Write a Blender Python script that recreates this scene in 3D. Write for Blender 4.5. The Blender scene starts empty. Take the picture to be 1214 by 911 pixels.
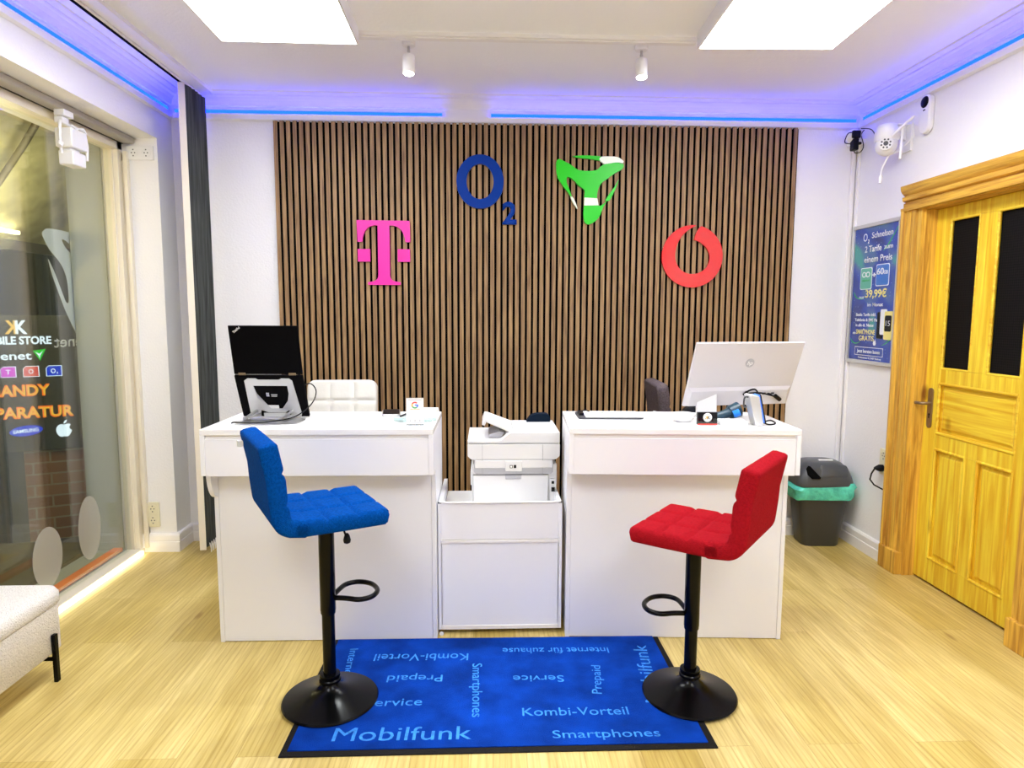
import bpy, bmesh, math, random
from mathutils import Vector, Matrix
random.seed(7)
PI = math.pi
R = math.radians
sc = bpy.context.scene
COL = sc.collection

# ------------------------------------------------------------------ materials
def mat(name, col, rough=.5, metal=0., bump=0., bscale=40., var=0., vscale=6., spec=.5, stretch=(1, 1, 1), emis=None, estr=0., sheen=0., coat=0.):
    m = bpy.data.materials.new(name); m.use_nodes = True
    nt = m.node_tree; N = nt.nodes; L = nt.links
    b = N['Principled BSDF']
    b.inputs['Base Color'].default_value = (*col, 1)
    b.inputs['Roughness'].default_value = rough
    b.inputs['Metallic'].default_value = metal
    b.inputs['Specular IOR Level'].default_value = spec
    if sheen: b.inputs['Sheen Weight'].default_value = sheen
    if coat: b.inputs['Coat Weight'].default_value = coat
    if emis:
        b.inputs['Emission Color'].default_value = (*emis, 1); b.inputs['Emission Strength'].default_value = estr
    tc = N.new('ShaderNodeTexCoord'); mp = N.new('ShaderNodeMapping'); mp.inputs['Scale'].default_value = stretch
    L.new(tc.outputs['Object'], mp.inputs['Vector'])
    if var:
        n = N.new('ShaderNodeTexNoise'); n.inputs['Scale'].default_value = vscale; n.inputs['Detail'].default_value = 4
        L.new(mp.outputs['Vector'], n.inputs['Vector'])
        r = N.new('ShaderNodeMapRange'); r.inputs['To Min'].default_value = 1 - var; r.inputs['To Max'].default_value = 1 + var
        r.inputs['From Min'].default_value = .3; r.inputs['From Max'].default_value = .7
        L.new(n.outputs['Fac'], r.inputs['Value'])
        mx = N.new('ShaderNodeVectorMath'); mx.operation = 'SCALE'; mx.inputs[0].default_value = col
        L.new(r.outputs['Result'], mx.inputs['Scale']); L.new(mx.outputs['Vector'], b.inputs['Base Color'])
    if bump:
        n2 = N.new('ShaderNodeTexNoise'); n2.inputs['Scale'].default_value = bscale; n2.inputs['Detail'].default_value = 3
        L.new(mp.outputs['Vector'], n2.inputs['Vector'])
        bp = N.new('ShaderNodeBump'); bp.inputs['Strength'].default_value = bump; bp.inputs['Distance'].default_value = .01
        L.new(n2.outputs['Fac'], bp.inputs['Height']); L.new(bp.outputs['Normal'], b.inputs['Normal'])
    return m

def emit(name, col, s):
    m = bpy.data.materials.new(name); m.use_nodes = True
    N = m.node_tree.nodes; L = m.node_tree.links
    N.remove(N['Principled BSDF'])
    e = N.new('ShaderNodeEmission'); e.inputs['Color'].default_value = (*col, 1); e.inputs['Strength'].default_value = s
    L.new(e.outputs[0], N['Material Output'].inputs['Surface'])
    return m

def floor_mat():
    m = bpy.data.materials.new('laminate'); m.use_nodes = True
    N = m.node_tree.nodes; L = m.node_tree.links; b = N['Principled BSDF']
    tc = N.new('ShaderNodeTexCoord'); mp = N.new('ShaderNodeMapping'); mp.inputs['Rotation'].default_value = (0, 0, R(90))
    mp.inputs['Location'].default_value = (.35, .06, 0)
    L.new(tc.outputs['Object'], mp.inputs['Vector'])
    br = N.new('ShaderNodeTexBrick'); br.inputs['Scale'].default_value = 1
    br.inputs['Brick Width'].default_value = 1.25; br.inputs['Row Height'].default_value = .192
    br.inputs['Mortar Size'].default_value = .0009; br.inputs['Mortar Smooth'].default_value = .6; br.offset = .37; br.offset_frequency = 2
    br.inputs['Color1'].default_value = (.585, .455, .13, 1); br.inputs['Color2'].default_value = (.73, .605, .25, 1)
    br.inputs['Mortar'].default_value = (.42, .28, .09, 1)
    L.new(mp.outputs['Vector'], br.inputs['Vector'])
    # long grain
    mg = N.new('ShaderNodeMapping'); mg.inputs['Scale'].default_value = (28, 1.3, 1)
    L.new(tc.outputs['Object'], mg.inputs['Vector'])
    # shift grain by plank colour
    n = N.new('ShaderNodeTexNoise'); n.inputs['Scale'].default_value = 2.4; n.inputs['Detail'].default_value = 8; n.inputs['Roughness'].default_value = .65
    n.inputs['Distortion'].default_value = .9
    L.new(mg.outputs['Vector'], n.inputs['Vector'])
    r = N.new('ShaderNodeValToRGB'); r.color_ramp.elements[0].position = .3; r.color_ramp.elements[0].color = (.80, .74, .62, 1)
    r.color_ramp.elements[1].position = .62; r.color_ramp.elements[1].color = (1.06, 1.06, 1.08, 1)
    L.new(n.outputs['Fac'], r.inputs['Fac'])
    mx = N.new('ShaderNodeMix'); mx.data_type = 'RGBA'; mx.blend_type = 'MULTIPLY'; mx.inputs[0].default_value = 1
    L.new(br.outputs['Color'], mx.inputs[6]); L.new(r.outputs['Color'], mx.inputs[7])
    # knots and broad cathedral tone
    mk = N.new('ShaderNodeMapping'); mk.inputs['Scale'].default_value = (5.2, 1.9, 1)
    L.new(tc.outputs['Object'], mk.inputs['Vector'])
    v = N.new('ShaderNodeTexVoronoi'); v.inputs['Scale'].default_value = 1.0; L.new(mk.outputs['Vector'], v.inputs['Vector'])
    rk = N.new('ShaderNodeValToRGB'); rk.color_ramp.elements[0].position = .035; rk.color_ramp.elements[0].color = (.50, .36, .22, 1)
    rk.color_ramp.elements[1].position = .11; rk.color_ramp.elements[1].color = (1, 1, 1, 1)
    L.new(v.outputs['Distance'], rk.inputs['Fac'])
    mx2 = N.new('ShaderNodeMix'); mx2.data_type = 'RGBA'; mx2.blend_type = 'MULTIPLY'; mx2.inputs[0].default_value = .8
    L.new(mx.outputs[2], mx2.inputs[6]); L.new(rk.outputs['Color'], mx2.inputs[7])
    w = N.new('ShaderNodeTexNoise'); w.inputs['Scale'].default_value = 3.2; w.inputs['Detail'].default_value = 2
    mw = N.new('ShaderNodeMapping'); mw.inputs['Scale'].default_value = (3.2, .55, 1)
    L.new(tc.outputs['Object'], mw.inputs['Vector']); L.new(mw.outputs['Vector'], w.inputs['Vector'])
    rw = N.new('ShaderNodeValToRGB'); rw.color_ramp.elements[0].position = .35; rw.color_ramp.elements[0].color = (.84, .8, .7, 1)
    rw.color_ramp.elements[1].position = .65; rw.color_ramp.elements[1].color = (1.04, 1.04, 1.06, 1)
    L.new(w.outputs['Fac'], rw.inputs['Fac'])
    mx3 = N.new('ShaderNodeMix'); mx3.data_type = 'RGBA'; mx3.blend_type = 'MULTIPLY'; mx3.inputs[0].default_value = 1
    L.new(mx2.outputs[2], mx3.inputs[6]); L.new(rw.outputs['Color'], mx3.inputs[7])
    wv = N.new('ShaderNodeTexWave'); wv.wave_type = 'BANDS'; wv.bands_direction = 'X'; wv.inputs['Scale'].default_value = 9; wv.inputs['Distortion'].default_value = 9
    wv.inputs['Detail'].default_value = 2.5; wv.inputs['Detail Scale'].default_value = .55
    mv = N.new('ShaderNodeMapping'); mv.inputs['Scale'].default_value = (1.6, .28, 1)
    ad = N.new('ShaderNodeVectorMath'); ad.operation = 'MULTIPLY_ADD'; ad.inputs[1].default_value = (3., 7., 0)
    L.new(br.outputs['Color'], ad.inputs[0]); L.new(tc.outputs['Object'], ad.inputs[2]); L.new(ad.outputs[0], mv.inputs['Vector']); L.new(mv.outputs['Vector'], wv.inputs['Vector'])
    rv = N.new('ShaderNodeValToRGB'); rv.color_ramp.elements[0].position = .0; rv.color_ramp.elements[0].color = (.86, .80, .68, 1)
    rv.color_ramp.elements[1].position = .35; rv.color_ramp.elements[1].color = (1.02, 1.02, 1.03, 1)
    L.new(wv.outputs['Fac'], rv.inputs['Fac'])
    mx4 = N.new('ShaderNodeMix'); mx4.data_type = 'RGBA'; mx4.blend_type = 'MULTIPLY'; mx4.inputs[0].default_value = .75
    L.new(mx3.outputs[2], mx4.inputs[6]); L.new(rv.outputs['Color'], mx4.inputs[7])
    L.new(mx4.outputs[2], b.inputs['Base Color'])
    b.inputs['Roughness'].default_value = .38; b.inputs['Specular IOR Level'].default_value = .4
    bp = N.new('ShaderNodeBump'); bp.inputs['Strength'].default_value = .08; bp.inputs['Distance'].default_value = .002
    L.new(n.outputs['Fac'], bp.inputs['Height']); L.new(bp.outputs['Normal'], b.inputs['Normal'])
    return m

def wood_mat(name, c1, c2, axis='z', scale=3., rough=.5, knots=0.):
    m = bpy.data.materials.new(name); m.use_nodes = True
    N = m.node_tree.nodes; L = m.node_tree.links; b = N['Principled BSDF']
    tc = N.new('ShaderNodeTexCoord'); mp = N.new('ShaderNodeMapping')
    mp.inputs['Scale'].default_value = {'z': (22, 22, 1.1), 'y': (22, 1.1, 22), 'x': (1.1, 22, 22)}[axis]
    L.new(tc.outputs['Object'], mp.inputs['Vector'])
    n = N.new('ShaderNodeTexNoise'); n.inputs['Scale'].default_value = scale; n.inputs['Detail'].default_value = 7
    n.inputs['Roughness'].default_value = .6; n.inputs['Distortion'].default_value = .8
    L.new(mp.outputs['Vector'], n.inputs['Vector'])
    r = N.new('ShaderNodeValToRGB'); r.color_ramp.elements[0].position = .33; r.color_ramp.elements[0].color = (*c1, 1)
    r.color_ramp.elements[1].position = .66; r.color_ramp.elements[1].color = (*c2, 1)
    L.new(n.outputs['Fac'], r.inputs['Fac'])
    out = r.outputs['Color']
    if knots:
        mk = N.new('ShaderNodeMapping'); mk.inputs['Scale'].default_value = (4, 4, 2.2)
        L.new(tc.outputs['Object'], mk.inputs['Vector'])
        v = N.new('ShaderNodeTexVoronoi'); v.inputs['Scale'].default_value = 1.; L.new(mk.outputs['Vector'], v.inputs['Vector'])
        rk = N.new('ShaderNodeValToRGB'); rk.color_ramp.elements[0].position = .05; rk.color_ramp.elements[0].color = (.3, .13, .05, 1)
        rk.color_ramp.elements[1].position = .13; rk.color_ramp.elements[1].color = (1, 1, 1, 1)
        L.new(v.outputs['Distance'], rk.inputs['Fac'])
        mx2 = N.new('ShaderNodeMix'); mx2.data_type = 'RGBA'; mx2.blend_type = 'MULTIPLY'; mx2.inputs[0].default_value = knots
        L.new(out, mx2.inputs[6]); L.new(rk.outputs['Color'], mx2.inputs[7]); out = mx2.outputs[2]
    L.new(out, b.inputs['Base Color'])
    b.inputs['Roughness'].default_value = rough
    bp = N.new('ShaderNodeBump'); bp.inputs['Strength'].default_value = .15; bp.inputs['Distance'].default_value = .002
    L.new(n.outputs['Fac'], bp.inputs['Height']); L.new(bp.outputs['Normal'], b.inputs['Normal'])
    return m

def brick_mat():
    m = bpy.data.materials.new('brickwork'); m.use_nodes = True
    N = m.node_tree.nodes; L = m.node_tree.links; b = N['Principled BSDF']
    tc = N.new('ShaderNodeTexCoord'); mp = N.new('ShaderNodeMapping'); mp.inputs['Rotation'].default_value = (R(90), 0, 0)
    sx = N.new('ShaderNodeSeparateXYZ'); cx = N.new('ShaderNodeCombineXYZ')
    L.new(tc.outputs['Object'], sx.inputs[0]); L.new(sx.outputs['X'], cx.inputs['X']); L.new(sx.outputs['Z'], cx.inputs['Y'])
    br = N.new('ShaderNodeTexBrick'); br.inputs['Scale'].default_value = 1
    br.inputs['Brick Width'].default_value = .19; br.inputs['Row Height'].default_value = .075
    br.inputs['Mortar Size'].default_value = .006
    br.inputs['Color1'].default_value = (.30, .11, .05, 1); br.inputs['Color2'].default_value = (.42, .19, .09, 1)
    br.inputs['Mortar'].default_value = (.42, .30, .18, 1)
    L.new(cx.outputs[0], br.inputs['Vector']); L.new(br.outputs['Color'], b.inputs['Base Color'])
    b.inputs['Roughness'].default_value = .9
    return m

def glass_mat(name='window_glass', tint=(.93, .96, .95), refl=1.0):
    m = bpy.data.materials.new(name); m.use_nodes = True
    N = m.node_tree.nodes; L = m.node_tree.links; N.remove(N['Principled BSDF'])
    t = N.new('ShaderNodeBsdfTransparent'); t.inputs['Color'].default_value = (*tint, 1)
    g = N.new('ShaderNodeBsdfGlossy'); g.inputs['Roughness'].default_value = .01; g.inputs['Color'].default_value = (refl, refl, refl, 1)
    f = N.new('ShaderNodeFresnel'); ge = N.new('ShaderNodeNewGeometry'); mr = N.new('ShaderNodeMapRange')
    mr.inputs['To Min'].default_value = 1.5; mr.inputs['To Max'].default_value = 1 / 1.5
    L.new(ge.outputs['Backfacing'], mr.inputs['Value']); L.new(mr.outputs['Result'], f.inputs['IOR'])
    mx = N.new('ShaderNodeMixShader')
    L.new(f.outputs[0], mx.inputs[0]); L.new(t.outputs[0], mx.inputs[1]); L.new(g.outputs[0], mx.inputs[2])
    L.new(mx.outputs[0], N['Material Output'].inputs['Surface'])
    return m

def poster_mat():
    m = bpy.data.materials.new('poster_print'); m.use_nodes = True
    N = m.node_tree.nodes; L = m.node_tree.links; b = N['Principled BSDF']
    tc = N.new('ShaderNodeTexCoord'); n = N.new('ShaderNodeTexNoise'); n.inputs['Scale'].default_value = 3.2; n.inputs['Distortion'].default_value = 1.2
    L.new(tc.outputs['Object'], n.inputs['Vector'])
    r = N.new('ShaderNodeValToRGB'); e = r.color_ramp.elements
    e[0].position = .32; e[0].color = (.012, .03, .20, 1); e[1].position = .72; e[1].color = (.05, .30, .28, 1)
    x = e.new(.5); x.color = (.02, .06, .38, 1); x = e.new(.62); x.color = (.06, .14, .34, 1)
    L.new(n.outputs['Fac'], r.inputs['Fac'])
    v = N.new('ShaderNodeTexVoronoi'); v.inputs['Scale'].default_value = 40; L.new(tc.outputs['Object'], v.inputs['Vector'])
    rv = N.new('ShaderNodeValToRGB'); rv.color_ramp.elements[0].position = .05; rv.color_ramp.elements[0].color = (.25, .5, .8, 1)
    rv.color_ramp.elements[1].position = .14; rv.color_ramp.elements[1].color = (0, 0, 0, 1)
    L.new(v.outputs['Distance'], rv.inputs['Fac'])
    mx = N.new('ShaderNodeMix'); mx.data_type = 'RGBA'; mx.blend_type = 'ADD'; mx.inputs[0].default_value = .6
    L.new(r.outputs['Color'], mx.inputs[6]); L.new(rv.outputs['Color'], mx.inputs[7])
    L.new(mx.outputs[2], b.inputs['Base Color']); b.inputs['Roughness'].default_value = .18
    return m

def mesh_screen_mat():
    m = bpy.data.materials.new('woven_screen'); m.use_nodes = True
    N = m.node_tree.nodes; L = m.node_tree.links; b = N['Principled BSDF']
    tc = N.new('ShaderNodeTexCoord')
    sx = N.new('ShaderNodeSeparateXYZ'); cx = N.new('ShaderNodeCombineXYZ')
    L.new(tc.outputs['Object'], sx.inputs[0]); L.new(sx.outputs['Y'], cx.inputs['X']); L.new(sx.outputs['Z'], cx.inputs['Y'])
    mp = N.new('ShaderNodeMapping'); mp.inputs['Rotation'].default_value = (0, 0, R(45)); L.new(cx.outputs[0], mp.inputs['Vector'])
    c = N.new('ShaderNodeTexChecker'); c.inputs['Scale'].default_value = 120
    c.inputs['Color1'].default_value = (.001, .001, .0012, 1); c.inputs['Color2'].default_value = (.007, .006, .006, 1)
    L.new(mp.outputs['Vector'], c.inputs['Vector']); L.new(c.outputs['Color'], b.inputs['Base Color']); b.inputs['Roughness'].default_value = .7
    b.inputs['Specular IOR Level'].default_value = .15
    return m

M = dict(
    wall=mat('wall_paint', (.86, .855, .855), .85, bump=.25, bscale=90),
    ceil=mat('ceiling_paint', (.90, .91, .94), .9, bump=.15, bscale=70),
    cornice=mat('cornice_paint', (.84, .83, .83), .6),
    base=mat('baseboard_paint', (.86, .84, .83), .35),
    desk=mat('white_laminate', (.83, .835, .86), .35, spec=.4),
    desktop=mat('white_desktop', (.86, .86, .85), .22),
    deskedge=mat('white_edge', (.82, .80, .77), .4),
    white=mat('white_plastic', (.84, .84, .83), .35),
    monitor=mat('monitor_shell', (.62, .60, .61), .4, spec=.3),
    printer=mat('printer_plastic', (.68, .675, .665), .45),
    printer_gray=mat('printer_recess', (.42, .42, .44), .5),
    seam=mat('seam_dark', (.30, .30, .30), .7),
    black=mat('black_metal', (.0012, .0012, .0014), .22, spec=.16),
    blackp=mat('black_plastic', (.003, .003, .004), .45, spec=.2),
    laptop=mat('laptop_black', (.0012, .0010, .0014), .6, spec=.06),
    dark=mat('dark_gray', (.05, .05, .055), .5),
    blue=mat('blue_fabric', (.0004, .054, .27), .85, spec=.03, bump=.5, bscale=260, var=.22, vscale=120),
    red=mat('red_fabric', (.32, .007, .013), .85, spec=.03, bump=.5, bscale=260, var=.15, vscale=120),
    gray=mat('gray_fabric', (.10, .078, .082), .9, spec=.05, bump=.5, bscale=260, var=.25, vscale=120),
    leather=mat('white_leather', (.70, .68, .62), .5, spec=.3, bump=.1, bscale=60),
    boucle=mat('boucle', (.83, .80, .75), .95, bump=.9, bscale=160, var=.06, vscale=90),
    chrome=mat('brushed_metal', (.60, .60, .60), .28, metal=.9),
    alu=mat('aluminium', (.62, .62, .61), .38, metal=.6),
    brass=mat('aged_brass', (.30, .22, .13), .4, metal=.8),
    slat=wood_mat('walnut_slat', (.165, .085, .035), (.42, .26, .115), 'z', 3.0, .55),
    felt=mat('black_felt', (.004, .004, .004), .95, spec=.05),
    pine=wood_mat('pine', (.72, .38, .012), (.94, .76, .06), 'z', 1.4, .38, knots=.7),
    pineh=wood_mat('pine_rail', (.70, .37, .012), (.93, .74, .06), 'y', 1.4, .38, knots=.7),
    pineold=wood_mat('worn_pine', (.42, .18, .02), (.86, .54, .075), 'z', 1.8, .5, knots=.8),
    pineoldh=wood_mat('worn_pine_head', (.40, .17, .02), (.82, .51, .07), 'y', 1.8, .5, knots=.8),
    screen=mesh_screen_mat(),
    floor=floor_mat(),
    frame=mat('cream_frame', (.80, .74, .60), .4),
    rail=mat('taupe_rail', (.42, .39, .34), .45),
    glass=glass_mat(),
    sticker=mat('frosted_sticker', (.66, .71, .72), .7),
    stickerw=mat('sticker_lettering', (.68, .70, .66), .7),
    blind=mat('blind_fabric', (.060, .066, .062), .8, spec=.1, var=.5, vscale=14, stretch=(6, 6, .25)),
    blindlight=mat('blind_cream', (.80, .74, .62), .7),
    bin=mat('bin_gray', (.045, .047, .047), .38),
    binlid=mat('bin_lid', (.065, .07, .075), .35),
    liner=mat('green_liner', (.10, .62, .46), .25, bump=1., bscale=28, var=.3, vscale=20),
    rubber=mat('mat_rubber', (.014, .013, .012), .85, spec=.1, bump=.4, bscale=200),
    carpet=mat('mat_pile', (.002, .050, .40), .95, spec=.08, bump=.8, bscale=400, var=.35, vscale=7),
    lettering=mat('mat_lettering', (.035, .28, .86), .95, bump=.6, bscale=300, var=.3, vscale=60),
    magenta=mat('magenta_acrylic', (.80, .035, .36), .3, spec=.3),
    navy=mat('navy_acrylic', (.0008, .035, .26), .35, spec=.15),
    green=mat('green_acrylic', (.015, .62, .010), .3, spec=.3),
    logowhite=mat('white_acrylic', (.80, .92, .72), .25),
    signred=mat('red_acrylic', (.70, .012, .014), .06, coat=.6),
    led=emit('blue_led', (.002, .016, 1.), 7.),
    panel=emit('panel_diffuser', (.965, .985, 1.015), 7.),
    bulb=emit('spot_lens', (.93, 1., .99), 16.),
    sill=emit('warm_sill_glow', (1., .86, .50), 3.),
    brick=brick_mat(),
    board=mat('sign_board', (.035, .035, .028), .5),
    ltwhite=emit('letters_white', (.85, .93, 1.), .6),
    ltorange=emit('letters_orange', (1., .17, .008), .55),
    ltyellow=emit('letters_yellow', (1., .55, .05), .5),
    ltgreen=emit('letters_green', (.03, .8, .04), .4),
    ltmag=emit('tile_magenta', (.85, .01, .75), .42),
    ltred=emit('tile_red', (1., .12, .09), .38),
    ltblue=emit('tile_blue', (.0, .05, .75), .40),
    awning=mat('awning_fabric', (.62, .58, .34), .9, var=.3, vscale=5),
    awnbar=mat('awning_bar', (.12, .10, .07), .6),
    warm=emit('warm_lamp', (1., .80, .38), 5.),
    night=mat('dark_facade', (.012, .013, .018), .8),
    pave=mat('pavement', (.06, .055, .05), .9, var=.3, vscale=8),
    purple=emit('purple_sign', (.35, .12, .9), 1.),
    winlit=emit('lit_pane', (.75, .6, .4), .5),
    orange=mat('orange_reflection', (.85, .16, .03), .6),
    jamb=mat('outer_jamb', (.34, .36, .31), .8),
    poster=poster_mat(),
    pwhite=mat('print_white', (.80, .84, .88), .4),
    pyellow=mat('print_yellow', (.86, .76, .25), .4),
    pgreen=mat('print_green', (.10, .42, .30), .4),
    pblue=mat('print_blue', (.03, .16, .55), .4),
    paper=mat('paper', (.84, .84, .80), .7),
    clear=glass_mat('clear_dish', (.86, .93, .92)),
    acrylic=glass_mat('clear_acrylic', (.93, .95, .96)),
    scanner=mat('scanner_teal', (.012, .05, .08), .3),
    bluelight=mat('scanner_blue', (.01, .22, .85), .3),
    ivory=mat('ivory_plastic', (.76, .72, .52), .4),
    gred=mat('g_red', (.80, .05, .03), .5), gyel=mat('g_yellow', (.85, .45, .02), .5),
    ggrn=mat('g_green', (.05, .42, .12), .5), gblu=mat('g_blue', (.05, .20, .80), .5),
    jean=mat('dark_navy_cloth', (.003, .009, .02), .8, spec=.1),
)

def pale_oval_mat():
    m = bpy.data.materials.new('translucent_oval'); m.use_nodes = True
    N = m.node_tree.nodes; L = m.node_tree.links; N.remove(N['Principled BSDF'])
    t = N.new('ShaderNodeBsdfTransparent'); g = N.new('ShaderNodeBsdfDiffuse'); g.inputs['Color'].default_value = (.62, .60, .54, 1)
    mx = N.new('ShaderNodeMixShader'); mx.inputs[0].default_value = .38
    L.new(t.outputs[0], mx.inputs[1]); L.new(g.outputs[0], mx.inputs[2]); L.new(mx.outputs[0], N['Material Output'].inputs['Surface'])
    return m
M['pale_oval'] = pale_oval_mat()

# ------------------------------------------------------------------ mesh builder
class MB:
    def __init__(s): s.v = []; s.f = []; s.mi = []; s.T = Matrix(); s.cur = 0
    def add(s, vs, fs):
        o = len(s.v); s.v += [tuple(s.T @ Vector(p)) for p in vs]
        s.f += [tuple(o + i for i in f) for f in fs]; s.mi += [s.cur] * len(fs); return s
    def box(s, x0, x1, y0, y1, z0, z1):
        return s.add([(x0, y0, z0), (x1, y0, z0), (x1, y1, z0), (x0, y1, z0), (x0, y0, z1), (x1, y0, z1), (x1, y1, z1), (x0, y1, z1)],
                     [(0, 3, 2, 1), (4, 5, 6, 7), (0, 1, 5, 4), (1, 2, 6, 5), (2, 3, 7, 6), (3, 0, 4, 7)])
    def prism(s, poly, a, b, axis='x'):
        # poly: 2-D points in the two other axes, extruded from a to b along axis
        def P(p, t): return {'x': (t, p[0], p[1]), 'y': (p[0], t, p[1]), 'z': (p[0], p[1], t)}[axis]
        n = len(poly)
        return s.add([P(p, a) for p in poly] + [P(p, b) for p in poly],
                     [tuple(range(n))[::-1], tuple(range(n, 2 * n))] + [(i, (i + 1) % n, n + (i + 1) % n, n + i) for i in range(n)])
    def lathe(s, prof, n=32, c=(0, 0, 0), a0=0, sx=1, sy=1):
        vs = []; fs = []
        for r, z in prof:
            for k in range(n):
                a = 2 * PI * k / n + a0; vs.append((c[0] + r * math.cos(a) * sx, c[1] + r * math.sin(a) * sy, c[2] + z))
        m = len(prof)
        for j in range(m - 1):
            for k in range(n): fs.append((j * n + k, j * n + (k + 1) % n, (j + 1) * n + (k + 1) % n, (j + 1) * n + k))
        fs.append(tuple(range(n))[::-1]); fs.append(tuple((m - 1) * n + k for k in range(n)))
        return s.add(vs, fs)
    def cyl(s, c, r, h, n=24, r2=None): return s.lathe([(r, 0), (r if r2 is None else r2, h)], n, c)
    def tube(s, pts, r, n=10, closed=False):
        pts = [Vector(p) for p in pts]; m = len(pts); vs = []; fs = []
        up = Vector((0, 0, 1)); prev = None
        for i, p in enumerate(pts):
            a = pts[i - 1] if (i > 0 or closed) else p; b = pts[(i + 1) % m] if (i < m - 1 or closed) else p
            t = (b - a).normalized()
            if prev is None:
                u = t.cross(up)
                if u.length < .1: u = t.cross(Vector((1, 0, 0)))
                u.normalize()
            else:
                u = prev - t * prev.dot(t); u.normalize()
            prev = u; w = t.cross(u)
            rr = r[i] if isinstance(r, (list, tuple)) else r
            for k in range(n):
                q = 2 * PI * k / n; vs.append(tuple(p + (u * math.cos(q) + w * math.sin(q)) * rr))
        for j in range(m if closed else m - 1):
            for k in range(n):
                j2 = (j + 1) % m; fs.append((j * n + k, j * n + (k + 1) % n, j2 * n + (k + 1) % n, j2 * n + k))
        if not closed: fs.append(tuple(range(n))[::-1]); fs.append(tuple((m - 1) * n + k for k in range(n)))
        return s.add(vs, fs)
    def ball(s, c, rx, ry=None, rz=None, n=20, m=12):
        ry = ry or rx; rz = rz or rx
        prof = [(math.sin(PI * (j + .02) / (m + .04)), -math.cos(PI * (j + .02) / (m + .04))) for j in range(m + 1)]
        vs = []; fs = []
        for r, z in prof:
            for k in range(n):
                a = 2 * PI * k / n; vs.append((c[0] + rx * r * math.cos(a), c[1] + ry * r * math.sin(a), c[2] + rz * z))
        for j in range(m):
            for k in range(n): fs.append((j * n + k, j * n + (k + 1) % n, (j + 1) * n + (k + 1) % n, (j + 1) * n + k))
        fs.append(tuple(range(n))[::-1]); fs.append(tuple(m * n + k for k in range(n)))
        return s.add(vs, fs)
    def build(s, name, m, parent=None, bevel=0., seg=2, smooth=None, loc=None):
        me = bpy.data.meshes.new(name); me.from_pydata(s.v, [], s.f)
        ms = m if isinstance(m, (list, tuple)) else [m]
        for x in ms: me.materials.append(x)
        for p, k in zip(me.polygons, s.mi): p.material_index = k
        bm = bmesh.new(); bm.from_mesh(me); bmesh.ops.recalc_face_normals(bm, faces=bm.faces); bm.to_mesh(me); bm.free()
        o = bpy.data.objects.new(name, me); COL.objects.link(o)
        if loc is not None: o.location = loc
        if parent is not None: o.parent = parent
        if smooth is not None or bevel:
            me.polygons.foreach_set('use_smooth', [True] * len(me.polygons))
            me.set_sharp_from_angle(angle=R(smooth or 35))
        if bevel:
            b = o.modifiers.new('bevel', 'BEVEL'); b.width = bevel; b.segments = seg; b.limit_method = 'ANGLE'; b.angle_limit = R(40)
            b.harden_normals = False
        return o

def thing(name, label, cat, loc=(0, 0, 0), rz=0., group=None):
    o = bpy.data.objects.new(name, None); COL.objects.link(o); o.empty_display_size = .1
    o.location = loc; o.rotation_euler = (0, 0, rz); o['label'] = label; o['category'] = cat
    if group: o['group'] = group
    return o
def tag(o, label, cat, group=None):
    o['label'] = label; o['category'] = cat
    if group: o['group'] = group
    return o
def st(o, label=None):
    o['kind'] = 'structure'
    if label: o['label'] = label
    return o

def text(name, s, size, depth, m, parent=None, M4=None, align='CENTER', bold=0., width=None, spacing=1.):
    """lettering mesh; text lies in local XY, M4 places it. width = exact width in metres, size = cap height in metres"""
    cu = bpy.data.curves.new(name + '_c', 'FONT'); cu.body = s; cu.size = 1; cu.extrude = 0; cu.offset = bold
    cu.align_x = 'LEFT'; cu.resolution_u = 3; cu.space_character = spacing
    ob = bpy.data.objects.new(name + '_t', cu); COL.objects.link(ob)
    dg = bpy.context.evaluated_depsgraph_get()
    me = bpy.data.meshes.new_from_object(ob.evaluated_get(dg)); me.name = name
    bpy.data.objects.remove(ob); bpy.data.curves.remove(cu)
    xs = [v.co.x for v in me.vertices]; x0, x1 = min(xs), max(xs)
    cap = .729
    sy = size / cap; sx = (width / (x1 - x0)) if width else sy
    off = {'LEFT': -x0, 'CENTER': -(x0 + x1) / 2, 'RIGHT': -x1}[align]
    bm = bmesh.new(); bm.from_mesh(me)
    for v in bm.verts: v.co = Vector(((v.co.x + off) * sx, v.co.y * sy, 0))
    bmesh.ops.remove_doubles(bm, verts=bm.verts, dist=1e-6)
    r = bmesh.ops.extrude_face_region(bm, geom=bm.faces[:])
    for g in r['geom']:
        if isinstance(g, bmesh.types.BMVert): g.co.z += depth
    bmesh.ops.recalc_face_normals(bm, faces=bm.faces)
    bm.transform(M4 or Matrix()); bm.to_mesh(me); bm.free()
    me.materials.clear(); me.materials.append(m)
    o = bpy.data.objects.new(name, me); COL.objects.link(o)
    if parent is not None: o.parent = parent
    return o

def frame4(o, x, y):
    """matrix with origin o, local X along x, local Y along y"""
    x = Vector(x).normalized(); y = Vector(y); y = (y - x * y.dot(x)).normalized(); z = x.cross(y)
    return Matrix(((x.x, y.x, z.x, o[0]), (x.y, y.y, z.y, o[1]), (x.z, y.z, z.z, o[2]), (0, 0, 0, 1)))

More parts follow.
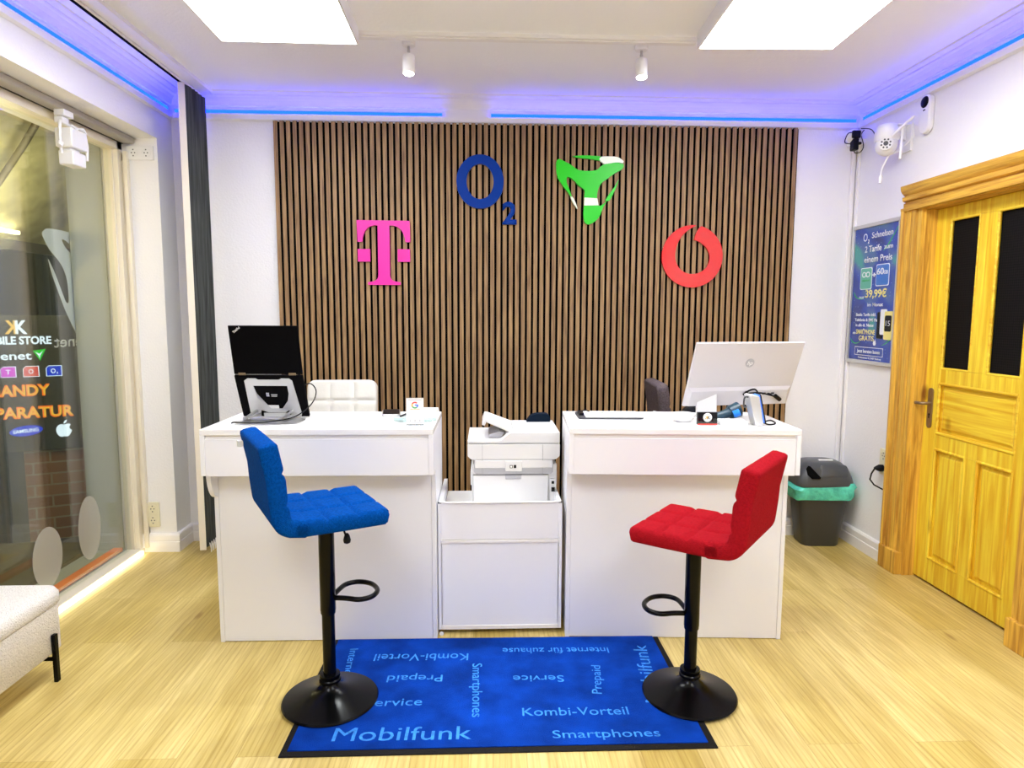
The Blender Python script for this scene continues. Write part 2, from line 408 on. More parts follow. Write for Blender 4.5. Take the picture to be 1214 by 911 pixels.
def join(objs, name, parent=None):
    """merge meshes of the given temporary objects into one mesh object"""
    bm = bmesh.new(); mats = []
    for o in objs:
        me = o.data; off = []
        for m in me.materials:
            if m not in mats: mats.append(m)
            off.append(mats.index(m))
        t = bmesh.new(); t.from_mesh(me)
        for f in t.faces: f.material_index = off[f.material_index] if off else 0
        tmp = bpy.data.meshes.new('tmp'); t.to_mesh(tmp); t.free(); bm.from_mesh(tmp); bpy.data.meshes.remove(tmp)
    me = bpy.data.meshes.new(name); bm.to_mesh(me); bm.free()
    for m in mats: me.materials.append(m)
    for o in objs: bpy.data.objects.remove(o)
    r = bpy.data.objects.new(name, me); COL.objects.link(r)
    if parent is not None: r.parent = parent
    return r

def arc(cx, cy, r, a0, a1, n=12, ry=None):
    ry = r if ry is None else ry
    return [(cx + r * math.cos(R(a0 + (a1 - a0) * i / n)), cy + ry * math.sin(R(a0 + (a1 - a0) * i / n))) for i in range(n + 1)]

def bez(pts, n=10):
    """chain of cubic segments: p0,c,c,p1,c,c,p2..."""
    out = []
    for i in range(0, len(pts) - 1, 3):
        a, b, c, d = [Vector((*p, 0)) for p in pts[i:i + 4]]
        for k in range(n):
            t = k / n; q = a * (1 - t) ** 3 + b * 3 * t * (1 - t) ** 2 + c * 3 * t * t * (1 - t) + d * t ** 3; out.append((q.x, q.y))
    if (Vector(pts[0]) - Vector(pts[-1])).length > 1e-6: out.append(tuple(pts[-1]))
    return out

def spl(p, n=4):
    """closed smooth outline through the points"""
    if p[0] == p[-1]: p = p[:-1]
    m = len(p); out = []
    for i in range(m):
        a, b, c, d = [Vector(p[(i + k - 1) % m]) for k in range(4)]
        for k in range(n):
            t = k / n; q = .5 * ((2 * b) + (c - a) * t + (2 * a - 5 * b + 4 * c - d) * t * t + (3 * b - a - 3 * c + d) * t ** 3); out.append((q.x, q.y))
    return out

def ngon_plate(mb, poly, M4, depth):
    """flat plate from a 2-D outline, placed by M4, thickness along local +Z"""
    T = mb.T; mb.T = M4; mb.prism(poly, 0, depth, 'z'); mb.T = T

# ------------------------------------------------------------------ room
XL, XR, YB, ZC = -1.90, 2.342, 4.192, 2.765
YN = -2.6; XO = -2.41
st(MB().box(-2.19, XR + .2, YN - .1, YB + .15, -.08, 0).build('floor', M['floor']))
st(MB().box(XO, XR + .25, YN - .1, YB + .15, ZC, ZC + .1).build('ceiling', M['ceil']))
st(MB().box(XO, XR + .25, YB, YB + .15, 0, ZC).build('wall_back', M['wall']))
st(MB().box(XO, XR + .25, YN - .1, YN, 0, ZC).build('wall_near', M['wall']))
# right wall with the door opening Y 2.70..3.50, z 0..2.03
b = MB(); DY0, DY1, DZ = 2.70, 3.50, 2.03
b.box(XR, XR + .25, DY1, YB, 0, ZC).box(XR, XR + .25, YN, DY0, 0, ZC).box(XR, XR + .25, DY0, DY1, DZ, ZC)
st(b.build('wall_right', M['wall']))
# left wall with the shop window opening Y .9..4.0, z 0..2.465
WY0, WY1, WZ = .6, 4.0, 2.46
b = MB(); b.box(XO, XL, WY1, YB, 0, ZC).box(XO, XL, YN, WY0, 0, ZC).box(XO, XL, WY0, WY1, WZ, ZC)
b.cur = 1; b.box(XO - .01, -2.22, WY1 - .012, WY1, 0, WZ)
st(b.build('wall_left', [M['wall'], M['jamb']]))

# baseboards: stepped profile
def bb_prof(): return [(0, 0), (.02, 0), (.02, .062), (.015, .066), (.017, .072), (.017, .102), (.010, .112), (0, .115)]
def sweep_wall(mb, prof, side, a, b):
    if side == 'back': mb.add([(a, YB - p, z) for p, z in prof] + [(b, YB - p, z) for p, z in prof], faces_of(len(prof)))
    if side == 'right': mb.add([(XR - p, a, z) for p, z in prof] + [(XR - p, b, z) for p, z in prof], faces_of(len(prof)))
    if side == 'left': mb.add([(XL + p, a, z) for p, z in prof] + [(XL + p, b, z) for p, z in prof], faces_of(len(prof)))
    if side == 'reveal': mb.add([(a, WY1 - p, z) for p, z in prof] + [(b, WY1 - p, z) for p, z in prof], faces_of(len(prof)))
def faces_of(n): return [tuple(range(n))[::-1], tuple(range(n, 2 * n))] + [(i, (i + 1) % n, n + (i + 1) % n, n + i) for i in range(n)]
b = MB(); sweep_wall(b, bb_prof(), 'back', XL, -1.285); sweep_wall(b, bb_prof(), 'back', 1.955, XR); st(b.build('baseboard_back', M['base']))
b = MB(); sweep_wall(b, bb_prof(), 'right', 3.645, YB); sweep_wall(b, bb_prof(), 'right', YN, 2.60); st(b.build('baseboard_right', M['base']))
b = MB(); sweep_wall(b, bb_prof(), 'left', WY1 - .0001, YB); sweep_wall(b, bb_prof(), 'reveal', -2.10, XL + .02); st(b.build('baseboard_left', M['base']))
# cornices
cor = [(0, 2.615), (.004, 2.612), (.018, 2.622), (.018, 2.655), (.002, 2.656), (.002, 2.698), (.012, 2.702), (.014, 2.708), (.026, 2.728), (.044, 2.742), (.062, 2.746), (.066, 2.752), (.095, 2.757), (.1, ZC + .002), (0, ZC + .002)]
for k, (side, a, e) in enumerate((('back', XL, XR), ('right', YN, YB), ('left', YN, YB))):
    b = MB(); sweep_wall(b, cor, side, a, e); st(b.build('trim_%d' % (k + 1), M['cornice']))
# wall cable trunking in the corners
b = MB(); b.box(XR - .045, XR - .02, YB - .016, YB, .115, 2.61).box(XR - .016, XR, YB - .04, YB - .018, .115, 2.61)
st(b.build('trim_4', M['base'], bevel=.002))
b = MB(); b.box(-2.11, -2.085, WY1 - .014, WY1, .29, 2.33); b.box(-2.095, -2.06, WY1 - .016, WY1, .115, .17)
st(b.build('trim_5', M['frame'], bevel=.002))

# LED strips on the cornices
def led(name, label, boxes):
    b = MB()
    for x in boxes: b.box(*x)
    return tag(b.build(name, M['led']), label, 'led strip')
zz = (2.657, 2.675)
led('led_strip', 'blue glowing led strip left of the gap above the slatted panel', [(XL + .03, -.27, YB - .014, YB - .003, *zz)])
led('led_strip', 'blue glowing led strip right of the gap above the slatted panel', [(.03, XR - .03, YB - .014, YB - .003, *zz)])
led('led_strip', 'blue glowing led strip along the right wall above the door', [(XR - .014, XR - .003, YN + .05, YB - .06, *zz)])
led('led_strip', 'blue glowing led strip along the left wall above the shop window', [(XL + .003, XL + .014, YN + .05, YB - .06, *zz)])

# ------------------------------------------------------------------ shop window (left)
gx = -2.15
b = MB()
b.box(-2.18, -2.10, WY1 - .052, WY1, .0, WZ).box(-2.18, -2.10, WY0, WY0 + .05, 0, WZ)     # stiles
b.box(-2.18, -2.10, WY0, WY1, 2.385, WZ)                                                     # head
b.box(-2.18, -2.09, WY0, WY1, 0, .03)                                                        # sill
b.box(-2.135, -2.125, WY1 - .062, WY1 - .05, .03, 2.39)
b.box(-2.085, -2.06, WY1 - .03, WY1, .03, 2.38)
wf = b.build('window_frame', M['frame'], bevel=.003)
w1 = bpy.data.objects.new('window_1', None); COL.objects.link(w1); st(w1)
wf.parent = w1
MB().box(gx - .004, gx + .002, WY0 + .05, WY1 - .05, .03, 2.386).build('glass_pane', M['glass'], w1)
st(MB().box(XO, -2.191, WY0, WY1, -.08, .012).build('trim_6', M['jamb']))
# glowing strip added on the sill for the warm reflection there
tag(MB().box(-2.089, -2.076, WY0 + .1, WY1 - .06, .002, .022).build('sill_glow', M['sill']), 'added glowing strip standing for the warm reflection along the shop window foot', 'glow strip')
# dark shadow gap + roller rail at the head of the opening
b = MB(); b.box(-2.09, -2.02, WY0, WY1 - .004, 2.425, 2.459)
rr = b.build('blind_rail', M['rail'], bevel=.008); tag(rr, 'taupe rail along the head of the shop window opening', 'rail')
MB().box(-2.098, -2.088, WY0, WY1 - .004, 2.425, 2.433).build('groove', M['black'], rr)

# emblem sticker and pale ovals on the panes (seen from behind, so mirrored)
def on_glass(y, z, flip=True):   # local x runs towards -Y world when mirrored
    return frame4((gx + .003, y, z), (0, 1, 0), (0, 0, 1))
ox = -2.43
op = thing('outer_glass_pane', 'outer glass pane outside the shop window carrying the grey emblem', 'glass')
MB().box(ox - .004, ox, WY0, 4.30, .02, 2.45).build('pane', M['glass'], op)
t = thing('window_mark', 'large grey curved emblem sticker with mirrored lettering on the shop window', 'sticker', (0, 0, 0))
body = [(3.766, 1.877), (3.779, 1.906), (3.829, 1.923), (3.992, 1.923), (4.12, 1.90), (4.17, 1.82), (4.08, 1.80), (3.99, 1.86), (3.93, 1.876), (3.96, 1.83), (4.02, 1.79), (4.10, 1.70), (4.11, 1.56), (4.06, 1.42), (4.02, 1.345), (4.006, 1.335), (3.989, 1.36), (3.948, 1.422), (3.904, 1.499), (3.854, 1.605), (3.822, 1.674), (3.80, 1.745), (3.806, 1.745), (3.843, 1.688), (3.888, 1.6), (3.927, 1.522), (3.952, 1.516), (3.959, 1.556), (3.954, 1.636), (3.935, 1.694), (3.89, 1.75), (3.816, 1.807)]
b = MB(); b.prism(spl(body, 3), ox + .0005, ox + .0015, 'x'); b.build('emblem', M['sticker'], t)
b = text('lettering', 'freenet', .066, .001, M['stickerw'], t, frame4((ox + .001, 3.80, 1.262), (0, 1, 0), (0, 0, 1)) @ Matrix.Scale(-1, 4, (1, 0, 0)), 'RIGHT', .008, width=.42)
for nm, yy, zc, ry, rz, lb in (('window_mark', 3.20, .265, .11, .15, 'pale translucent oval low on the window glass nearer the bench'), ('window_mark', 3.545, .30, .10, .175, 'pale translucent oval low on the window glass nearer the corner')):
    b = MB(); b.prism([(yy + ry * math.cos(a * PI / 16), zc + rz * math.sin(a * PI / 16)) for a in range(32)], gx + .0025, gx + .0032, 'x')
    tag(b.build(nm, M['pale_oval']), lb, 'sticker')  # pale half-transparent ovals laid on the glass

# sockets on the reveal
def socket(name, label, c, n, vertical, m, nx=(1, 0, 0), ny=(0, 0, 1), plug=False):
    """double wall socket at c, local X along nx, local Y up"""
    T = frame4(c, nx, ny); t = thing(name, label, 'socket'); w, h = (.08, .155) if vertical else (.155, .08)
    b = MB(); b.T = T; b.box(-w / 2, w / 2, -h / 2, h / 2, 0, .012); b.build('cover_plate', m, t, bevel=.004)
    for s in (-1, 1):
        dx, dy = (0, s * .036) if vertical else (s * .036, 0)
        b = MB(); b.T = T
        b.lathe([(.027, .012), (.027, .0145), (.021, .0145), (.0205, .0125)], 24, (dx, dy, 0)); ins = b.build('socket_insert', m, t, smooth=30)
        b = MB(); b.T = T
        b.cyl((dx - .009, dy, .0125), .0035, .001, 10).cyl((dx + .009, dy, .0125), .0035, .001, 10); b.box(dx - .003, dx + .003, dy + .014, dy + .020, .0125, .0145); b.box(dx - .003, dx + .003, dy - .020, dy - .014, .0125, .0145)
        b.build('contacts', M['dark'], ins)
    return t
socket('wall_socket', 'white double socket high up beside the shop window', (-1.995, WY1, 2.375), 2, False, M['white'], (1, 0, 0), (0, 0, 1)).location = (0, 0, 0)
socket('wall_socket', 'ivory double socket low beside the shop window', (-2.035, WY1, .233), 2, True, M['ivory'])
so = socket('wall_socket', 'ivory double socket on the right wall beside the door frame', (XR, 3.71, .60), 2, True, M['ivory'], (0, -1, 0))
t = thing('power_plug', 'black power plug with looped cable in the socket by the door', 'plug')
b = MB(); b.T = frame4((XR - .0135, 3.71, .564), (0, -1, 0), (0, 0, 1)); b.lathe([(.02, 0), (.021, .02), (.014, .036), (.006, .05)], 20); b.build('plug_body', M['blackp'], t, smooth=40)
MB().tube([(XR - .06, 3.71, .562), (XR - .075, 3.715, .53), (XR - .07, 3.735, .49), (XR - .04, 3.74, .455), (XR - .015, 3.71, .44), (XR - .006, 3.665, .435)], .0045).build('cable', M['blackp'], t, smooth=60)

# gimbal spotlight hanging at the window head
t = thing('window_spotlight', 'white twin-box gimbal spotlight hanging at the shop window head', 'spotlight')
b = MB(); b.box(-2.06, -2.01, 3.335, 3.41, 2.395, 2.426); b.box(-2.06, -2.02, 3.335, 3.385, 2.36, 2.392); b.build('mount', M['white'], t, bevel=.004)
b = MB(); b.tube([(-2.01, 3.295, 2.21), (-2.01, 3.29, 2.30), (-2.01, 3.30, 2.36), (-2.03, 3.36, 2.365), (-1.99, 3.455, 2.35), (-1.99, 3.47, 2.28), (-1.99, 3.462, 2.21)], .007, 8); b.build('yoke', M['white'], t, smooth=60)
b = MB(); b.box(-2.05, -1.97, 3.315, 3.44, 2.245, 2.335); b.build('upper_housing', M['white'], t, bevel=.006)
b = MB(); b.box(-2.045, -1.975, 3.325, 3.43, 2.165, 2.232); b.box(-2.03, -1.99, 3.335, 3.41, 2.23, 2.247); b.build('lower_housing', M['white'], t, bevel=.006)
b = MB(); b.tube([(-2.0, 3.37, 2.36), (-1.985, 3.38, 2.34), (-1.975, 3.42, 2.355), (-1.97, 3.435, 2.335), (-1.98, 3.41, 2.318)], .004, 8); b.build('cable', M['white'], t, smooth=60)
MB().tube([(-2.01, 3.28, 2.24), (-2.01, 3.295, 2.26)], .013, 12).build('knob', M['white'], t, smooth=40)

# vertical blind: track + stacked slats
t = thing('vertical_blind', 'dark grey vertical blind drawn into a narrow stack left of the desk', 'blind')
b = MB(); b.box(-1.712, -1.682, .2, 4.10, 2.735, ZC + .001); b.build('track', M['base'], t)
b = MB(); b.box(-1.706, -1.692, .2, 4.09, 2.7315, 2.736); b.build('track_groove', M['felt'], t)
b = MB(); b.box(-1.68, -1.61, .2, 4.12, 2.745, ZC + .001); b.build('track_cover', M['cornice'], t)
b = MB()
for i in range(18):
    y = 3.905 + i * .0125; dx = .004 * math.sin(i * 1.7)
    b.T = Matrix.Translation((-1.684 + dx, y, 0)) @ Matrix.Rotation(R(72 + 8 * math.sin(i * 2.3)), 4, 'Z')
    b.box(-.030, .030, -.0012, .0012, .055, 2.73)
b.build('slats', M['blind'], t)
b = MB(); b.T = Matrix.Translation((-1.692, 3.868, 0)) @ Matrix.Rotation(R(12), 4, 'Z'); b.box(-.016, .020, -.0015, .0015, .05, 2.73); b.build('end_slat', M['blindlight'], t)
b = MB()
for i in range(9):
    y = 3.88 + i * .03; b.tube([(-1.655, y, .09), (-1.652, y + .008, .055), (-1.655, y + .016, .03), (-1.655, y + .024, .055), (-1.655, y + .03, .09)], .003, 6)
b.build('bottom_chain', M['white'], t)

# ------------------------------------------------------------------ outdoors behind the window
st(MB().box(-9, XO, -3, 14, -.12, -.05).build('ground', M['pave']))
tag(MB().box(-2.27, -2.215, WY0, WY1 - .03, .0125, .035).build('sill_reflection', M['orange'], bevel=.004), 'orange strip outside the shop window foot, standing for a reflection on the sill', 'reflection')  # orange reflection on the outer sill, put in as a coloured strip
t = thing('street_facade', 'dark shop front across the street at night', 'building', (-8.2, 10, -.05))
b = MB(); b.box(0, .3, -9, 9, 0, 5); b.build('wall', M['night'], t)
fb = MB(); fb.box(.3, .36, -3.3, -2.4, 1.05, 1.5); fb.build('window', M['winlit'], t)
fb = MB(); fb.box(.3, .36, -1.2, -.3, 1.2, 1.42); fb.build('window', M['winlit'], t)
fb = MB(); fb.box(.3, .40, -3.9, -3.5, 1.5, 1.75); fb.build('shop_sign', M['purple'], t)
for yy in (-5., -1.9, .4, 2.):
    MB().box(.3, .42, yy, yy + .16, 0, 3.1).build('pilaster', M['dark'], t)
# awning
t = thing('awning', 'yellowish lit awning over the pavement outside the window', 'awning')
b = MB(); b.add([(-2.52, .5, 3.2), (-2.52, 9, 3.2), (-3.75, 9, 2.03), (-3.75, .5, 2.03), (-2.52, .5, 3.215), (-2.52, 9, 3.215), (-3.75, 9, 2.045), (-3.75, .5, 2.045)], [(0, 1, 2, 3), (7, 6, 5, 4), (0, 4, 5, 1), (1, 5, 6, 2), (2, 6, 7, 3), (3, 7, 4, 0)])
b.build('canopy', M['awning'], t)
b = MB(); b.box(-3.79, -3.75, .5, 9, 1.95, 2.06); b.build('valance', M['awnbar'], t)
for yy in (3.6, 4.75, 6.2):
    b = MB(); b.tube([(-2.53, yy - .55, 2.55), (-2.8, yy - .35, 2.68), (-3.05, yy - .15, 2.55), (-3.4, yy, 2.25), (-3.72, yy + .1, 2.02)], .022, 8); b.build('arm', M['awnbar'], t, smooth=60)
MB().box(-3.66, -3.62, 4.6, 5.35, 2.06, 2.085).build('lamp_tube', M['warm'], t)
# sign on the low brick pier
SO = Vector((-2.70, 4.45, 0)); th = R(25)
pz = thing('brick_pier', 'low brick pier outside carrying the lit shop sign', 'pier', (SO.x, SO.y, -.05), th)
b = MB(); b.box(-.33, .16, .012, .30, 0, 1.46); b.build('brickwork', M['brick'], pz)
b = MB(); b.box(-1.3, -.33, .04, .28, 0, .62); b.build('dark_plinth', M['night'], pz)
sg = thing('shop_sign', 'dark shop sign board outside with glowing lettering and logos', 'sign', (SO.x, SO.y, 0), th)
MB().box(-1.0, .10, -.03, .0, .565, 1.44).build('board', M['board'], sg, bevel=.003)
def sgt(s, xr, z, cap, w, m, bold=.02, al='RIGHT'):
    return text('lettering', s, cap, .006, m, sg, frame4((xr, -.0305, z), (1, 0, 0), (0, 0, 1)), al, bold, width=w)
def plate(poly, m, nm, y0=-.0305, y1=-.036):
    b = MB(); b.prism(poly, y0, y1, 'y'); return b.build(nm, m, sg)
sgt('K', -.255, 1.325, .085, .062, M['ltwhite'], .03)
text('lettering', 'K', .085, .006, M['ltyellow'], sg, frame4((-.312, -.0305, 1.325), (1, 0, 0), (0, 0, 1)) @ Matrix.Scale(-1, 4, (1, 0, 0)), 'LEFT', .03, width=.06)
sgt('MOBILE STORE', -.133, 1.258, .05, .375, M['ltwhite'], .03)
sgt('freenet', -.244, 1.160, .052, .262, M['ltwhite'], .012)
plate([(-.235, 1.215), (-.166, 1.225), (-.20, 1.150)], M['ltgreen'], 'emblem')
b = MB(); b.prism([(-.222, 1.207), (-.2, 1.195), (-.180, 1.214), (-.197, 1.182), (-.2, 1.163), (-.205, 1.182)], -.036, -.038, 'y'); b.build('emblem', M['ltwhite'], sg)
for x0, x1, m, ch in ((-.410, -.329, M['ltmag'], 'T'), (-.294, -.209, M['ltred'], 'O'), (-.173, -.086, M['ltblue'], 'O2')):
    def tp(d): return [(x0 + d, 1.047 + d), (x1 - d, 1.047 + d), (x1 - d, 1.117 - d), (x0 + .016, 1.117 - d), (x0 + d, 1.100)]
    plate(tp(0), M['ltwhite'], 'tile_border', -.0305, -.034)
    p = plate(tp(.004), m, 'tile', -.034, -.036)
    text('tile_mark', ch[0], .03, .002, M['ltwhite'], sg, frame4(((x0 + x1) / 2 - (.004 if len(ch) > 1 else 0), -.036, 1.068), (1, 0, 0), (0, 0, 1)), 'CENTER', .02, width=.026)
    if len(ch) > 1: text('tile_mark', '2', .013, .002, M['ltwhite'], sg, frame4((-.112, -.036, 1.063), (1, 0, 0), (0, 0, 1)), 'CENTER', .02)
sgt('HANDY', -.158, .928, .072, .32, M['ltorange'], .045)
sgt('REPARATUR', -.037, .785, .072, .52, M['ltorange'], .045)
for s, xr, z, w in (('HANDY', -.160, .932, .312), ('REPARATUR', -.040, .789, .51)):
    text('lettering_face', s, .062, .003, M['ltyellow'], sg, frame4((xr, -.0366, z), (1, 0, 0), (0, 0, 1)), 'RIGHT', .008, width=w)
plate([(-.30 + .088 * math.cos(a * PI / 16), .70 + .034 * math.sin(a * PI / 16) + .007 * math.cos(a * PI / 16)) for a in range(32)], M['ltblue'], 'oval')
text('lettering', 'SAMSUNG', .024, .002, M['ltwhite'], sg, frame4((-.30, -.0362, .69), (1, 0, .08), (0, 0, 1)), 'CENTER', .01, width=.135)
def apple(cx, cz, s):
    body = bez([(0, .62), (.15, .66), (.28, .74), (.45, .6), (.30, .5), (.30, .28), (.5, .18), (.42, -.05), (.28, -.3), (.14, -.28), (.06, -.24), (-.06, -.24), (-.14, -.28), (-.3, -.3), (-.5, .0), (-.48, .25), (-.46, .6), (-.2, .74), (0, .62)], 8)
    leaf = bez([(0, .70), (.0, .86), (.1, .96), (.22, .98), (.22, .84), (.12, .72), (0, .70)], 6)
    return [[(cx + x * s, cz + (z - .3) * s) for x, z in p] for p in (body, leaf)]
for p in apple(-.098, .697, .088): plate(p, M['ltwhite'], 'apple_mark')

# ------------------------------------------------------------------ slatted wall panel
t = thing('slatted_wall_panel', 'walnut slatted acoustic panel on black felt covering the back wall', 'wall panel', (0, YB, 0))
X0, X1, PT = -1.284, 1.950, 2.612
MB().box(X0, X1, -.009, 0, .002, PT).build('felt_backing', M['felt'], t)
n = 84; pitch = (X1 - X0) / n
rng = random.Random(3)
b = MB()
for i in range(n):
    x = X0 + i * pitch + (.0 if i else 0); zt_ = PT + rng.uniform(-.001, .003); b.cur = 1; b.box(x, x + .0238, -.0285, -.009, .002, zt_); b.cur = 0; b.box(x - .0001, x + .0239, -.031, -.0284, .0019, zt_ + .0001)
sl = b.build('slats', [M['slat'], M['felt']], t)

def wplate(name, polys, m, label, cat='sign', extra=None, depth=.018):
    pass
FY = YB - .0312          # face of slats
def wall_thing(name, label): return thing(name, label, 'sign', (0, FY, 0))
def wpoly(t, nm, poly, m, d=.018, base=0.):
    b = MB(); b.prism(poly, -base, -base - d, 'y'); return b.build(nm, m, t)
# T emblem (magenta)
t = wall_thing('wall_emblem', 'magenta letter T emblem between two squares, on the slatted panel')
Tx, Tz = -.631, 1.635
T = [(-.100, 0), (.100, 0), (.100, .017)] + bez([(.100, .017), (.055, .020), (.036, .030), (.036, .062)], 6) + [(.036, .362)] + \
    bez([(.036, .362), (.095, .365), (.125, .33), (.133, .262)], 8) + [(.163, .262), (.160, .390), (-.163, .392), (-.160, .262), (-.130, .262)] + \
    bez([(-.130, .262), (-.125, .33), (-.095, .365), (-.036, .362)], 8) + [(-.036, .062)] + bez([(-.036, .062), (-.036, .030), (-.055, .020), (-.100, .017)], 6)
def dedup(p):
    o = [p[0]]
    for q in p[1:]:
        if abs(q[0] - o[-1][0]) + abs(q[1] - o[-1][1]) > 1e-5: o.append(q)
    if abs(o[0][0] - o[-1][0]) + abs(o[0][1] - o[-1][1]) < 1e-5: o.pop()
    return o
wpoly(t, 'letter', [(Tx + x, Tz + z) for x, z in dedup(T)], M['magenta'])
for s in (-1, 1): wpoly(t, 'square', [(Tx + s * .085, Tz + .142), (Tx + s * .160, Tz + .142), (Tx + s * .160, Tz + .218), (Tx + s * .085, Tz + .218)], M['magenta'])
# O2 emblem
def ring(t, nm, cx, cz, ro, rz, ri, riz, m, n=64, d=.018, icx=0, icz=0):
    vs = []; fs = []
    for k in range(n):
        a = 2 * PI * k / n; c, s = math.cos(a), math.sin(a)
        vs += [(cx + ro * c, 0, cz + rz * s), (cx + icx + ri * c, 0, cz + icz + riz * s), (cx + ro * c, -d, cz + rz * s), (cx + icx + ri * c, -d, cz + icz + riz * s)]
    for k in range(n):
        i = 4 * k; j = 4 * ((k + 1) % n)
        fs += [(i, j, j + 1, i + 1), (i + 2, i + 3, j + 3, j + 2), (i, i + 2, j + 2, j), (i + 1, j + 1, j + 3, i + 3)]
    b = MB(); b.add(vs, fs); return b.build(nm, m, t, smooth=40)
t = wall_thing('wall_emblem', 'dark blue letter O with small 2 emblem high on the slatted panel')
ring(t, 'letter_o', -.038, 2.265, .145, .162, .083, .105, M['navy'])
text('digit', '2', .132, .018, M['navy'], t, frame4((.143, 0, 2.015), (1, 0, 0), (0, 0, 1)), 'CENTER', .035, width=.088)
# green three-pointed emblem
t = wall_thing('wall_emblem', 'green and white three-pointed curved emblem on the slatted panel')
def F(x, z): return (.426 + (x - 655) / (857 - 655) * .416, 2.014 + (268 - z) / (268 - 75) * .388)
core = spl([(656, 90), (660, 76), (668, 74), (676, 78), (700, 90), (720, 104), (744, 108), (775, 106), (790, 94), (800, 88), (820, 84), (840, 82), (857, 84), (856, 100), (830, 116), (812, 130), (795, 142), (784, 160), (780, 190), (786, 212), (800, 206), (812, 195), (800, 215), (785, 250), (760, 268), (744, 262), (740, 235), (742, 205), (742, 180), (742, 165), (722, 150), (712, 138), (692, 126), (688, 140), (695, 160), (705, 188), (690, 170), (662, 130), (656, 90)], 3)
wpoly(t, 'emblem_body', [F(*p) for p in dedup(core)], M['green'])
wpoly(t, 'blade', [F(*p) for p in dedup(spl([(705, 65), (740, 62), (770, 63), (792, 65), (788, 68), (786, 74), (788, 77), (765, 73), (735, 70), (705, 65)], 3))], M['green'])
wpoly(t, 'blade', [F(*p) for p in dedup(spl([(845, 133), (832, 155), (820, 172), (806, 194), (812, 196), (815, 197), (818, 196), (828, 178), (838, 155), (845, 133)], 3))], M['green'])
wpoly(t, 'white_inlay', [F(*p) for p in dedup(spl([(792, 65), (815, 64), (840, 66), (857, 76), (858, 80), (857, 83), (855, 86), (835, 82), (815, 86), (800, 87), (794, 82), (788, 78), (786, 74), (785, 72), (788, 68), (792, 65)], 3))], M['logowhite'])
wpoly(t, 'white_inlay', [F(*p) for p in ((742, 188), (781, 190), (785, 211), (741, 212))], M['logowhite'], d=.004, base=.018)
wpoly(t, 'white_inlay', [F(*p) for p in dedup(spl([(700, 184), (708, 188), (716, 204), (722, 222), (712, 210), (705, 198), (700, 184)], 3))], M['logowhite'])
# red ring emblem: off-centre counter with an apostrophe tail, as one outline
t = wall_thing('wall_emblem', 'glossy red ring emblem with a comma-shaped counter on the slatted panel')
def V(x, z): return (1.098 + (x - 973) / (1156 - 973) * .387, 1.628 + (458 - z) / (458 - 270) * .387)
outer = [(1064.5 + 91.5 * math.cos(R(a)), 364 - 94 * math.sin(R(a))) for a in range(84, 84 - 356, -6)]
cnt = bez([(1088, 273), (1078, 282), (1070, 298), (1069, 315), (1092, 320), (1116, 340), (1117, 368), (1117, 398), (1092, 417), (1066, 417), (1036, 417), (1014, 395), (1013, 362), (1012, 322), (1036, 288), (1072, 273)], 10)
ring_poly = outer + cnt[::-1]
wpoly(t, 'ring', [V(*p) for p in dedup([(1064.5 + 91.5 * math.cos(R(a)), 364 - 94 * math.sin(R(a))) for a in range(74, 74 - 349, -6)] + cnt[::-1])], M['signred'])

# ------------------------------------------------------------------ ceiling fixtures
def ceiling_panel(label, x0, y1, lx, ly, rz=0.):
    t = thing('ceiling_light', label, 'ceiling light', (x0, y1, 0), rz, None)
    b = MB(); h0, h1 = 2.692, ZC
    f = .008
    b.box(0, lx, -ly, -ly + f, h0, h1).box(0, lx, -f, 0, h0, h1).box(0, f, -ly + f, -f, h0, h1).box(lx - f, lx, -ly + f, -f, h0, h1)
    b.build('frame', M['white'], t)
    MB().box(f, lx - f, -ly + f, -f, h0 + .003, h0 + .012).build('diffuser', M['panel'], t)
    return t
ceiling_panel('square white ceiling light panel on the left, above the blue stool', -1.212, 3.205, .624, 1.2, R(.9))
ceiling_panel('square white ceiling light panel on the right, towards the door', .985, 3.19, .636, 1.2, R(-2.0))
ceiling_panel('unseen white ceiling light panel further back on the left, added to light the room', -1.15, .9, .62, 1.2)  # unseen panels behind the camera, added to light the room
ceiling_panel('unseen white ceiling light panel further back on the right, added to light the room', .95, .9, .62, 1.2)
b = MB(); b.box(-.60, 1.0, 3.235, 3.297, 2.748, ZC + .001); b.box(-.60, 1.0, 3.255, 3.277, 2.744, 2.75)
t = b.build('lighting_rail', M['cornice']); tag(t, 'narrow white surface rail on the ceiling between both light panels', 'rail'); t.rotation_euler = (0, 0, 0)
def spot(label, x, tilt):
    t = thing('ceiling_spotlight', label, 'spotlight', (x, 3.34, ZC))
    MB().lathe([(.032, 0), (.032, -.022), (.028, -.026)], 28).build('canopy', M['white'], t, smooth=35)
    MB().lathe([(.006, -.026), (.006, -.045), (.0075, -.046), (.0075, -.052), (.005, -.053), (.005, -.075)], 14).build('stem', M['chrome'], t, smooth=35)
    T = Matrix.Translation((0, 0, -.068)) @ Matrix.Rotation(tilt, 4, 'X')
    b = MB(); b.T = T; b.lathe([(.022, .002), (.029, -.003), (.029, -.088), (.026, -.090), (.025, -.082)], 28); b.build('housing', M['white'], t, smooth=35)
    b = MB(); b.T = T; b.lathe([(.024, -.0835), (.0245, -.0865)], 28); b.build('lens', M['bulb'], t)
    return t
spot('white cylinder ceiling spotlight above the left desk', -.373, R(-8)); spot('white cylinder ceiling spotlight above the right desk', .758, R(-10))

